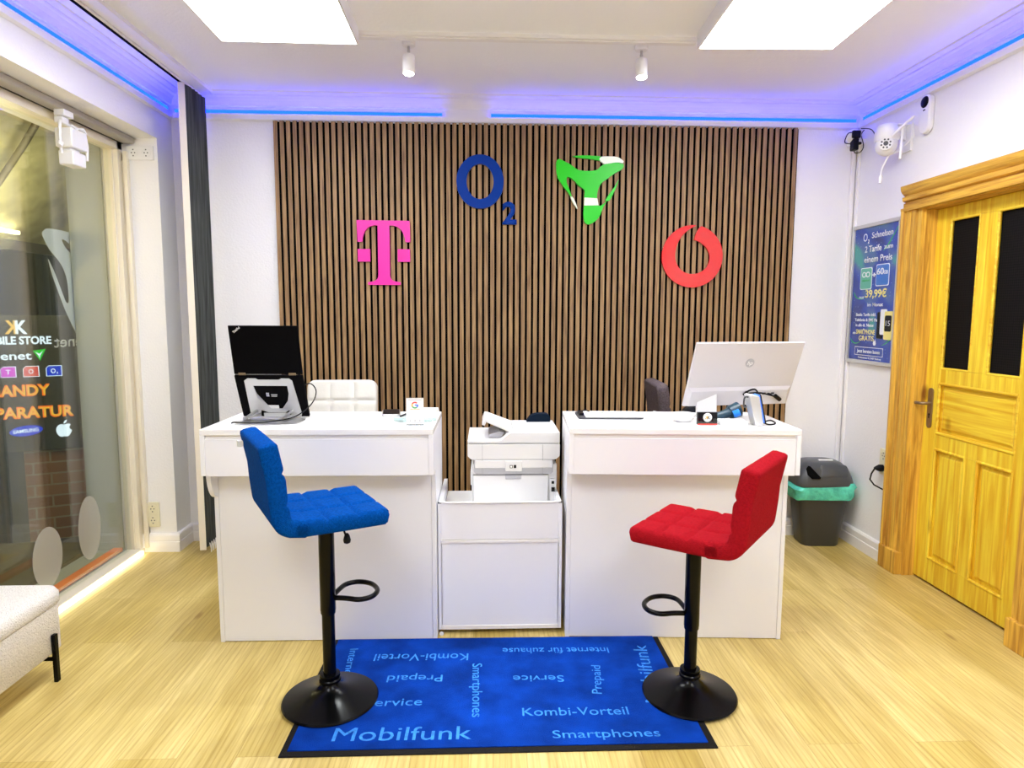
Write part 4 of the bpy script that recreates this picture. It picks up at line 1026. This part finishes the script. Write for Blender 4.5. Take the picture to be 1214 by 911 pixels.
# ------------------------------------------------------------------ wall devices
t = thing('motion_sensor', 'slim white motion sensor high on the right wall over the door', 'sensor', (XR, 3.52, 2.515))
def caps(mb, hw, h, x0, x1):
    mb.prism(dedup(arc(0, h / 2 - hw, hw, 0, 180, 10) + arc(0, -h / 2 + hw, hw, 180, 360, 10)), x0, x1, 'x')
b = MB(); caps(b, .042, .200, -.032, 0); b.build('housing', M['white'], t, bevel=.010, seg=3)
b = MB(); b.ball((-.030, 0, .062), .012, .032, .030); b.build('lens', M['blackp'], t, smooth=60)
b = MB(); b.box(-.0335, -.031, -.009, .009, .018, .024); b.build('indicator', M['blackp'], t)

t = thing('security_camera', 'white dome security camera with two antennas on a wall bracket', 'camera', (2.225, 3.70, 2.42))
wx = XR - 2.225
b = MB(); b.box(wx - .014, wx, -.055, .055, -.06, .085); b.prism([(wx - .012, .085), (.0, .085), (-.01, .075), (wx - .012, .0)], -.012, .012, 'y'); b.box(-.02, wx, -.03, .03, .082, .09); b.build('bracket', M['white'], t, bevel=.003)
b = MB(); b.lathe([(.02, .095), (.045, .088), (.058, .070), (.062, .045), (.062, .005), (.058, .0)], 32); b.build('top_housing', M['white'], t, smooth=50)
b = MB(); b.ball((0, 0, -.020), .057, .057, .060, 28, 16); hd = b.build('camera_ball', M['white'], t, smooth=60)
dirv = Vector((-2.1, -3.2, -.9)).normalized()
T = frame4(Vector((0, 0, -.012)) + dirv * .046, dirv.cross(Vector((0, 0, 1))) * -1, (0, 0, 1))
b = MB(); b.T = T @ Matrix.Rotation(PI if (T.to_3x3() @ Vector((0, 0, 1))).dot(dirv) < 0 else 0, 4, 'Y')
b.lathe([(.036, 0), (.036, .010), (.030, .013)], 32); ey = b.build('lens_plate', M['white'], hd, smooth=40)
b = MB(); b.T = T @ Matrix.Rotation(PI if (T.to_3x3() @ Vector((0, 0, 1))).dot(dirv) < 0 else 0, 4, 'Y')
b.cyl((0, 0, .0125), .012, .006, 20)
for k in range(8): b.cyl((.0225 * math.cos(k * PI / 4 + .3), .0225 * math.sin(k * PI / 4 + .3), .0125), .0048, .003, 10)
b.build('lens', M['dark'], hd)
b = MB(); b.tube([(-.01, -.062, .012), (.03, -.10, .062), (.06, -.14, .100)], .0075, 10); b.build('antenna', M['white'], t, smooth=60)
b = MB(); b.tube([(.035, -.085, .05), (.03, -.088, -.02), (.026, -.09, -.115)], [.006, .007, .008], 10); b.build('antenna', M['white'], t, smooth=60)
b = MB(); b.tube(smooth_pts([(.02, .0, -.07), (.0, .0, -.11), (-.012, .01, -.15), (-.016, .01, -.19)], 4), .006, 8); cb = b.build('cable', M['white'], t, smooth=60)
b = MB(); b.tube([(-.016, .01, -.185), (-.018, .01, -.225)], [.012, .009], 10); b.build('connector', M['white'], cb, smooth=40)
b = MB(); b.tube([(.06, -.12, .10), (.085, -.11, .0), (.05, -.04, -.06), (.02, 0, -.075)], .003, 6); b.build('wire', M['white'], t, smooth=60)

t = thing('corner_camera', 'small black and white device with cables in the ceiling corner', 'camera', (2.255, 4.10, 2.53))
b = MB(); b.ball((0, 0, .022), .045, .045, .042); b.build('housing', M['white'], t, smooth=60)
b = MB(); b.box(-.032, .020, -.055, -.035, .0, .045); b.box(-.02, .012, -.05, .0, -.07, .0); b.box(.01, .035, -.04, -.02, -.035, -.018); b.build('power_adapter', M['blackp'], t, bevel=.006)
b = MB(); b.tube(smooth_pts([(-.005, -.03, -.07), (0, -.03, -.085), (.04, -.02, -.075), (.062, -.01, -.035), (.050, 0, .03), (.055, -.02, .055)], 5), .0028, 6)
b.tube(smooth_pts([(.03, -.03, .06), (.055, -.1, .035), (.06, -.16, -.04), (.067, -.2, -.075)], 5), .0028, 6)
b.tube(smooth_pts([(-.02, -.03, .035), (-.05, -.03, .03), (-.062, -.02, -.02), (-.03, -.03, -.03)], 5), .0028, 6)
b.build('cable', M['blackp'], t, smooth=60)
MB().box(.01, .085, .0, .09, -.02, .01).build('bracket', M['white'], t, bevel=.004)

# ------------------------------------------------------------------ things on the left desk
ZT = .9805
# laptop stand
t = thing('laptop_stand', 'silver folding laptop stand on the left desk', 'laptop stand', (-.955, 2.94, ZT))
ph, tau = R(-3), R(23)
b = MB(); b.T = Matrix.Rotation(ph, 4, 'Z')
b.prism(rrect(.005, -.03, .27, .17, .03), 0, .004, 'z'); b.build('base_plate', M['chrome'], t, bevel=.001)
W_ = Vector((math.cos(ph), math.sin(ph), 0)); U_ = Vector((math.sin(ph) * math.sin(tau), -math.cos(ph) * math.sin(tau), math.cos(tau))); Nn = Vector((math.sin(ph) * math.cos(tau), -math.cos(ph) * math.cos(tau), -math.sin(tau)))
LB = Vector((-1.120, 3.062, ZT + .010))      # lower-left corner of the laptop base (rear view)
def LP(u, v, n_): return LB + W_ * u + U_ * v + Nn * n_
def lap_frame(o, w, u):
    z = w.cross(u); return Matrix(((w.x, u.x, z.x, o.x), (w.y, u.y, z.y, o.y), (w.z, u.z, z.z, o.z), (0, 0, 0, 1)))
TB = lap_frame(LB, W_, U_)   # local z = W x U : towards the room? 
sgnz = 1 if W_.cross(U_).dot(Nn) > 0 else -1
def inv(o): return Matrix.Translation(-Vector(o.location)) 
# plate of the stand hugging the laptop base: ring plate with V window
b = MB(); b.T = inv(t) @ TB
z0, z1_ = (.0165, .0195) if sgnz > 0 else (-.0195, -.0165)
out = [(.045, .0), (.270, .0), (.275, .02), (.255, .190), (.240, .202), (.210, .202), (.20, .195), (.105, .195), (.095, .202), (.060, .202), (.043, .190), (.040, .02)]
# left, right, top, and bottom pieces
b.prism([(.040, .02), (.045, .0), (.085, .0), (.095, .06), (.085, .130), (.078, .165), (.06, .202), (.043, .190)], z0, z1_, 'z')
b.prism([(.275, .02), (.270, .0), (.23, .0), (.215, .06), (.232, .125), (.232, .165), (.245, .202), (.258, .190)], z0, z1_, 'z')
b.prism([(.060, .202), (.078, .165), (.232, .165), (.245, .202), (.210, .202), (.20, .195), (.105, .195), (.095, .202)], z0, z1_, 'z')
b.prism([(.085, .130), (.095, .06), (.085, .04), (.125, .025), (.20, .025), (.225, .04), (.215, .06), (.232, .125), (.232, .098), (.190, .045), (.140, .045), (.085, .098)][:7] + [(.19, .045), (.14, .045), (.088, .10)], z0, z1_, 'z')
b.prism([(.215, .06), (.225, .045), (.19, .045), (.232, .10)], z0, z1_, 'z')
b.box(.10, .22, .0, .022, z0, z1_)
b.build('support_plate', M['alu'], t)
b = MB(); b.T = inv(t)
for u in (.07, .235):
    p = LP(u, .035, .018); q_ = Vector((p.x - .015, p.y - .115, ZT + .014)); b.tube([p, q_], .006, 8); b.tube([LP(u + .012, .02, .018), Vector((q_.x + .012, q_.y, q_.z))], .005, 8)
pa = LP(.07, 0, .018); b.tube([Vector((pa.x - .03, pa.y - .10, ZT + .013)), Vector((pa.x + .17, pa.y - .112, ZT + .013))], .008, 10)
b.build('hinge_arm', M['chrome'], t, smooth=50)
# laptop
t = thing('laptop', 'black laptop propped up on the silver stand, back to the room', 'laptop')
b = MB(); b.T = TB
za, zb = (0, .0155) if sgnz > 0 else (-.0155, 0)
b.box(0, .307, 0, .214, za, zb); b.build('laptop_base', M['laptop'], t, bevel=.004)
b = MB(); b.T = TB
e = .0158 if sgnz > 0 else -.0158
b.box(.128, .134, .108, .117, e, e + .0003 * sgnz).box(.135, .141, .108, .117, e, e + .0003 * sgnz).box(.128, .134, .118, .127, e, e + .0003 * sgnz).box(.135, .141, .118, .127, e, e + .0003 * sgnz)
b.box(.150, .178, .115, .119, e, e + .0003 * sgnz).box(.150, .176, .107, .111, e, e + .0003 * sgnz); b.build('badge', M['alu'], t)
b = MB(); b.T = TB; b.box(.085, .175, .045, .062, e, e + .0003 * sgnz); b.build('barcode_label', M['paper'], t)
taul = R(12.5); U2 = Vector((math.sin(ph) * math.sin(taul), -math.cos(ph) * math.sin(taul), math.cos(taul)))
HB = LP(0, .217, .004); TL = lap_frame(HB, W_, U2)
b = MB(); b.T = TL
zl = (-.002, .005) if sgnz > 0 else (-.005, .002)
b.box(0, .307, -.001, .222, *zl); b.build('laptop_lid', M['laptop'], t, bevel=.003)
for u in (.02, .245):
    b = MB(); b.T = TL; b.box(u, u + .032, -.004, .007, zl[0] - .002, zl[1] + .002); b.build('hinge', M['brass'], t, bevel=.001)
text('lid_mark', 'ThinkPad', .010, .0004, M['paper'], t, TL @ Matrix.Translation((.024, .188, zl[1] + .0001)) @ Matrix.Rotation(R(38), 4, 'Z'), 'LEFT', .02, width=.038)
b = MB(); p = LP(.307, .165, .008)
b.tube(smooth_pts([p, p + Vector((.03, 0, .004)), p + Vector((.052, -.005, -.03)), p + Vector((.035, -.03, -.085)), p + Vector((-.03, -.07, -.135)), p + Vector((-.13, -.11, -.150)), p + Vector((-.21, -.13, -.150)), p + Vector((-.27, -.12, -.150)), p + Vector((-.285, -.12, -.154))], 5), .0028, 8); b.build('power_cable', M['blackp'], t, smooth=60)

t = thing('keyboard', 'slim white keyboard on the left desk before the white chair', 'keyboard', (-.70, 3.09, ZT), R(2))
MB().box(-.16, .16, -.05, .05, 0, .010).build('keyboard_body', M['white'], t, bevel=.003)
b = MB()
for i in range(14):
    for j in range(5): b.box(-.153 + i * .022, -.153 + i * .022 + .018, -.043 + j * .0175, -.043 + j * .0175 + .014, .010, .0125)
b.build('keys', M['desktop'], t)
t = thing('smartphone', 'black phone in a silver case lying on the left desk', 'phone', (-.455, 3.135, ZT), R(8))
MB().prism(rrect(0, 0, .085, .165, .012), 0, .011, 'z').build('phone_case', M['chrome'], t, bevel=.002)
MB().prism(rrect(0, 0, .076, .155, .010), .0112, .012, 'z').build('screen', M['blackp'], t)
tag(MB().tube([(-.400, 3.04, ZT + .004), (-.335, 3.14, ZT + .018)], [.004, .0075], 10).build('pen', M['blackp'], smooth=50), 'black pen leaning beside the phone on the left desk', 'pen')
t = thing('review_sign', 'small white upright counter sign with colourful G', 'sign', (-.307, 2.812, ZT), R(2))
MB().box(-.037, .037, -.002, .001, .006, .118).build('card', M['paper'], t)
b = MB(); b.box(-.039, .039, .0012, .0035, 0, .122).box(-.037, .037, -.010, .03, 0, .003); b.build('acrylic_holder', M['acrylic'], t)
def gseg(a0, a1, m):
    b = MB(); po = arc(0, .088, .0145, a0, a1, 10) + arc(0, .088, .0095, a1, a0, 10); b.prism(dedup(po), -.0021, -.0028, 'y'); b.build('letter_g', m, t)
gseg(45, 150, M['gred']); gseg(150, 210, M['gyel']); gseg(210, 315, M['ggrn']); gseg(315, 358, M['gblu'])
b = MB(); b.box(.0, .0145, -.0028, -.0021, .0855, .0905); b.build('letter_g', M['gblu'], t)
b = MB()
for k in range(5): b.box(-.019 + k * .0085, -.0145 + k * .0085, -.0026, -.0021, .068, .072)
b.build('stars', M['gyel'], t)
b = MB(); b.box(-.028, .028, -.0026, -.0021, .1105, .1125).box(-.032, .032, -.0026, -.0021, .010, .012)
for k in (-.02, 0, .02): b.box(k - .004, k + .004, -.0026, -.0021, .018, .023)
b.build('fine_print', M['printer_gray'], t)
def dish(label, x, y, r):
    t = MB(); t.lathe([(r * .75, 0), (r, .006), (r, .020), (r - .004, .020), (r - .006, .006), (r * .7, .004)], 32, (0, 0, 0), 0, 1, .62)
    o = t.build('glass_dish', M['clear'], smooth=40, loc=(x, y, ZT)); return tag(o, label, 'dish')
dish('clear glass dish left behind the small counter sign', -.372, 2.905, .044); dish('clear glass dish right behind the small counter sign', -.258, 2.905, .040)
t = thing('paper_stack', 'small stack of white paper sheets at the left desk corner', 'paper', (-.272, 3.15, ZT), R(-4))
b = MB()
for k in range(8): b.box(-.048 + k * .0008, .038 - k * .0006, -.05 + k * .0007, .05, k * .0028, k * .0028 + .0024)
b.build('sheets', M['paper'], t)

# ------------------------------------------------------------------ things on the right desk
t = thing('clipboard', 'black-edged tray with paper forms on the right desk', 'clipboard', (.575, 3.055, ZT), R(-2))
MB().prism(rrect(0, 0, .30, .20, .02), 0, .007, 'z').build('board', M['dark'], t, bevel=.002)
b = MB(); b.box(-.115, .145, -.092, .092, .0075, .010); b.build('paper_form', M['paper'], t)
MB().prism([(-.035, .05), (.0, .05), (-.018, .0)], .0101, .0106, 'z').build('form_mark', M['green'], t)
MB().box(-.02, .14, -.085, .04, .0101, .0125).build('leaflet', M['white'], t)
b = MB(); b.box(-.140, -.118, -.03, .06, .007, .018); b.tube([(-.12, .06, .014), (-.10, .075, .018), (-.085, .05, .014)], .003, 8); b.build('clip', M['blackp'], t, bevel=.002)
t = thing('computer_mouse', 'white computer mouse on the right desk', 'mouse', (.795, 3.00, ZT), R(20))
b = MB(); b.ball((0, 0, .006), .032, .055, .022); bmx = b
o = b.build('mouse_shell', M['white'], t, smooth=60)
for v in o.data.vertices: v.co.z = max(v.co.z, 0)
MB().box(-.003, .003, .018, .034, .024, .0285).build('scroll_wheel', M['printer_gray'], t, bevel=.001)
b = MB(); b.lathe([(.030, 0), (.036, .003), (.047, .026), (.049, .036), (.046, .038), (.03, .040)], 36)
tag(b.build('white_bowl', M['white'], smooth=40, loc=(.885, 2.90, ZT)), 'round white shallow bowl-shaped device on the right desk', 'bowl')
t = thing('card_holder', 'clear holder with black business card on the right desk', 'card holder', (.960, 2.800, ZT), R(-2))
b = MB(); b.box(-.044, .044, -.012, -.010, .0, .030).box(-.044, .044, -.012, .022, 0, .003).box(-.044, .044, .014, .017, .0, .045); b.build('holder', M['acrylic'], t)
b = MB(); b.box(-.0425, .0425, -.008, .008, .004, .056); cd = b.build('business_card', M['blackp'], t)
b = MB(); b.T = frame4((0, -.0081, .034), (1, 0, 0), (0, 0, 1)); b.cyl((0, 0, 0), .0195, .0006, 32); b.build('round_mark', M['paper'], cd)
text('card_letter', 'K', .014, .0004, M['dark'], cd, frame4((.006, -.0088, .027), (1, 0, 0), (0, 0, 1)), 'CENTER', .02)
text('card_letter', 'K', .014, .0004, M['gyel'], cd, frame4((-.006, -.0088, .027), (1, 0, 0), (0, 0, 1)) @ Matrix.Scale(-1, 4, (1, 0, 0)), 'CENTER', .02)
MB().box(-.042, .042, -.0132, -.0122, .002, .007).build('red_strip', M['gred'], t)
t = thing('flat_box', 'flat white box under the payment terminal cable', 'box', (1.075, 2.83, ZT), R(-8))
MB().box(-.055, .065, -.045, .04, 0, .017).build('box_body', M['white'], t, bevel=.003)
# payment terminal / stand leaning
t = thing('payment_terminal', 'slanted grey payment terminal seen from the side by the monitor', 'terminal', (1.165, 2.80, ZT), R(0))
b = MB(); b.prism([(.0, .0), (.036, .0), (.012, .128), (-.022, .136), (-.034, .132)], -.03, .035, 'y'); b.build('terminal_body', M['alu'], t, bevel=.004)
b = MB(); b.prism([(.034, .012), (.042, .012), (.014, .134), (.006, .130)], -.026, .032, 'y'); b.build('keypad_face', M['gblu'], t)
b = MB(); b.prism([(.042, .006), (.048, .008), (.020, .134), (.0145, .136)], -.028, .034, 'y'); b.build('back_cover', M['blackp'], t, bevel=.002)
b = MB(); b.tube(smooth_pts([(-.034, -.02, .125), (-.05, -.02, .122), (-.052, -.02, .085), (-.04, -.02, .082)], 4), .004, 8); b.build('clip', M['dark'], t, smooth=50)
b = MB(); b.box(.0, .03, -.033, .037, -.0003, .012); b.build('foot', M['chrome'], t, bevel=.002)
b = MB(); b.tube(smooth_pts([(.042, -.02, .016), (.068, -.02, .022), (.092, -.015, .010), (.085, -.01, .0035), (.06, -.015, .0035), (.04, -.02, .012)], 5), .0035, 8); b.build('cable', M['blackp'], t, smooth=60)
# barcode scanner
t = thing('barcode_scanner', 'dark teal handheld barcode scanner lying by the payment terminal', 'scanner', (1.09, 2.90, ZT), R(8))
b = MB(); b.tube(smooth_pts([(-.105, 0, .016), (-.06, 0, .022), (-.01, 0, .034), (.02, 0, .045)], 4), [.010 + .016 * k / 12 for k in range(13)], 14); b.build('scanner_grip', M['scanner'], t, smooth=60)
b = MB(); b.tube([(.005, 0, .038), (.05, 0, .052)], [.030, .036], 14); b.build('scanner_head', M['scanner'], t, smooth=50)
MB().tube([(.01, -.030, .034), (.035, -.036, .045)], .016, 12).build('trigger_light', M['bluelight'], t, smooth=50)

# monitor
ph, tau = R(9.7), R(22.3)
W_ = Vector((math.cos(ph), math.sin(ph), 0)); U_ = Vector((math.sin(ph) * math.sin(tau), -math.cos(ph) * math.sin(tau), math.cos(tau)))
O_ = Vector((.909, 2.994, 1.034)); TM = lap_frame(O_, W_, U_); Z_ = W_.cross(U_); fr = 1 if Z_.y < 0 else -1
t = thing('monitor', 'white desktop monitor turned away, with round back emblem', 'monitor')
b = MB(); b.T = TM; a, e = (sorted((0, -fr * .012)))
b.box(0, .54, 0, .324, a, e); b.build('display_panel', M['monitor'], t, bevel=.004)
b = MB(); b.T = TM
b.add([(.006, .004, 0), (.534, .004, 0), (.534, .098, 0), (.006, .098, 0), (.02, .010, fr * .016), (.52, .010, fr * .016), (.515, .084, fr * .012), (.025, .084, fr * .012)], [(4, 5, 6, 7), (0, 1, 5, 4), (1, 2, 6, 5), (2, 3, 7, 6), (3, 0, 4, 7)])
b.box(.008, .532, .006, .09, -.0005, .001); b.build('back_housing', M['monitor'], t, bevel=.003)
b = MB(); b.T = TM; b.cyl((.285, .222, min(0, fr * .0015)), .022, .0015, 36); em = b.build('round_emblem', M['printer_gray'], t)
text('emblem_letters', 'hp', .020, .0006, M['white'], em, TM @ Matrix.Translation((.285, .213, fr * .0016)) @ Matrix(((1, .25, 0, 0), (0, 1, 0, 0), (0, 0, 1, 0), (0, 0, 0, 1))), 'CENTER', .0, width=.026)
b = MB(); b.T = TM
for u in (.36, .385, .43): b.box(u, u + .016, .062, .072, fr * .0125, fr * .0150)
b.build('ports', M['dark'], t)
b = MB(); b.T = TM; k = fr
b.tube(smooth_pts([(.295, .055, .018 * k), (.300, .085, .022 * k), (.325, .100, .03 * k), (.345, .085, .03 * k), (.350, .060, .018 * k)], 5), .004, 8)
b.tube(smooth_pts([(.300, .075, .022 * k), (.36, .080, .03 * k), (.42, .066, .03 * k), (.462, .048, .022 * k)], 5), .004, 8)
b.tube([(.287, .062, .02 * k), (.300, .082, .022 * k)], .009, 10); b.tube([(.450, .058, .022 * k), (.482, .035, .020 * k)], .010, 10); b.tube([(.405, .072, .028 * k), (.42, .068, .028 * k)], .0065, 10)
b.build('cables', M['blackp'], t, smooth=60)
b = MB(); foot = Vector((1.0, 3.03, ZT)); 
b.add([(.945, 2.985, ZT + .01), (1.04, 3.0, ZT + .01), (1.04, 3.02, ZT + .01), (.945, 3.005, ZT + .01), (.93, 2.955, 1.13), (1.04, 2.975, 1.13), (1.04, 2.99, 1.13), (.93, 2.97, 1.13)], [(0, 3, 2, 1), (4, 5, 6, 7), (0, 1, 5, 4), (1, 2, 6, 5), (2, 3, 7, 6), (3, 0, 4, 7)]); 
b = MB(); b.prism([(2.975, ZT + .005), (2.995, ZT + .005), (3.0, 1.15), (2.985, 1.15)], .972, 1.065, 'x'); b.build('stand_neck', M['white'], t, bevel=.002)
MB().prism(rrect(1.06, 3.03, .24, .16, .03), ZT, ZT + .008, 'z').build('stand_foot', M['white'], t, bevel=.002)
tag(MB().prism(dedup(bez([(-.07, 0), (-.06, .045), (.0, .035), (.07, .03), (.07, .015), (.07, .01), (.07, 0)], 6)), -.02, .02, 'y').build('stapler', M['blackp'], bevel=.004, loc=(1.03, 3.165, ZT)), 'black stapler-like object behind the monitor stand', 'stapler')

groups = dict(bar_stool='bar stools around the reception desks', reception_desk='white reception desks', led_strip='blue led strips on the cornice',
              wall_emblem='provider emblems on the slatted panel', ceiling_light='square ceiling light panels', ceiling_spotlight='cylinder spotlights on the ceiling',
              wall_socket='double wall sockets', glass_dish='small glass dishes by the counter sign')
for o in list(sc.objects):
    g = groups.get(o.name.split('.')[0])
    if g and o.parent is None and 'label' in o: o['group'] = g

# ------------------------------------------------------------------ lights
def area(name, loc, size, energy, col, rot=(0, 0, 0), sy=None):
    l = bpy.data.lights.new(name, 'AREA'); l.energy = energy; l.color = col; l.size = size
    if sy: l.shape = 'RECTANGLE'; l.size_y = sy
    o = bpy.data.objects.new(name, l); COL.objects.link(o); o.location = loc; o.rotation_euler = rot; return o
def spotl(loc, tgt):
    l = bpy.data.lights.new('spot_beam', 'SPOT'); l.energy = 25; l.spot_size = R(70); l.spot_blend = .8; l.shadow_soft_size = .02; l.color = (.95, 1, 1)
    o = bpy.data.objects.new('spot_beam', l); COL.objects.link(o); o.location = loc
    d = Vector(tgt) - Vector(loc); o.rotation_euler = d.to_track_quat('-Z', 'Y').to_euler(); return o
spotl((-.373, 3.325, 2.60), (-.4, 2.7, 0)); spotl((.758, 3.32, 2.60), (.75, 2.7, 0))
# lamp tube under the awning
p = bpy.data.lights.new('awning_lamp', 'POINT'); p.energy = 11; p.color = (1, .84, .48); p.shadow_soft_size = .15
o = bpy.data.objects.new('awning_lamp', p); COL.objects.link(o); o.location = (-3.3, 4.6, 2.0)
# warm point light on the brick pier
p = bpy.data.lights.new('pier_light', 'POINT'); p.energy = 10; p.color = (1, .72, .38); p.shadow_soft_size = .15
o = bpy.data.objects.new('pier_light', p); COL.objects.link(o); o.location = (-2.8, 3.3, 1.9)

w = bpy.data.worlds.new('night'); sc.world = w; w.use_nodes = True
w.node_tree.nodes['Background'].inputs['Color'].default_value = (.012, .016, .03, 1); w.node_tree.nodes['Background'].inputs['Strength'].default_value = .6

# ------------------------------------------------------------------ camera
cam = bpy.data.cameras.new('camera'); co = bpy.data.objects.new('camera', cam); COL.objects.link(co)
pitch, yaw, roll, fpx = .1065, .039, .0033, 780.
fwd = Vector((math.sin(yaw) * math.cos(pitch), math.cos(yaw) * math.cos(pitch), -math.sin(pitch)))
rt = Vector((math.cos(yaw), -math.sin(yaw), 0)); up = rt.cross(fwd)
r2 = math.cos(roll) * rt + math.sin(roll) * up; u2 = -math.sin(roll) * rt + math.cos(roll) * up
co.matrix_world = Matrix(((r2.x, u2.x, -fwd.x, 0), (r2.y, u2.y, -fwd.y, 0), (r2.z, u2.z, -fwd.z, 1.46), (0, 0, 0, 1)))
cam.sensor_fit = 'HORIZONTAL'; cam.sensor_width = 36; cam.lens = fpx / 1214 * 36; cam.clip_start = .05
sc.camera = co

sc.view_settings.view_transform = 'Standard'; sc.view_settings.look = 'None'; sc.view_settings.gamma = 1; sc.view_settings.use_curve_mapping = False
sc.view_settings.exposure = 1.34
try:
    sc.cycles.use_denoising = True; sc.cycles.denoiser = 'OPENIMAGEDENOISE'
    sc.cycles.max_bounces = 10; sc.cycles.diffuse_bounces = 6; sc.cycles.transparent_max_bounces = 12
    sc.cycles.sample_clamp_indirect = 6
except Exception: pass
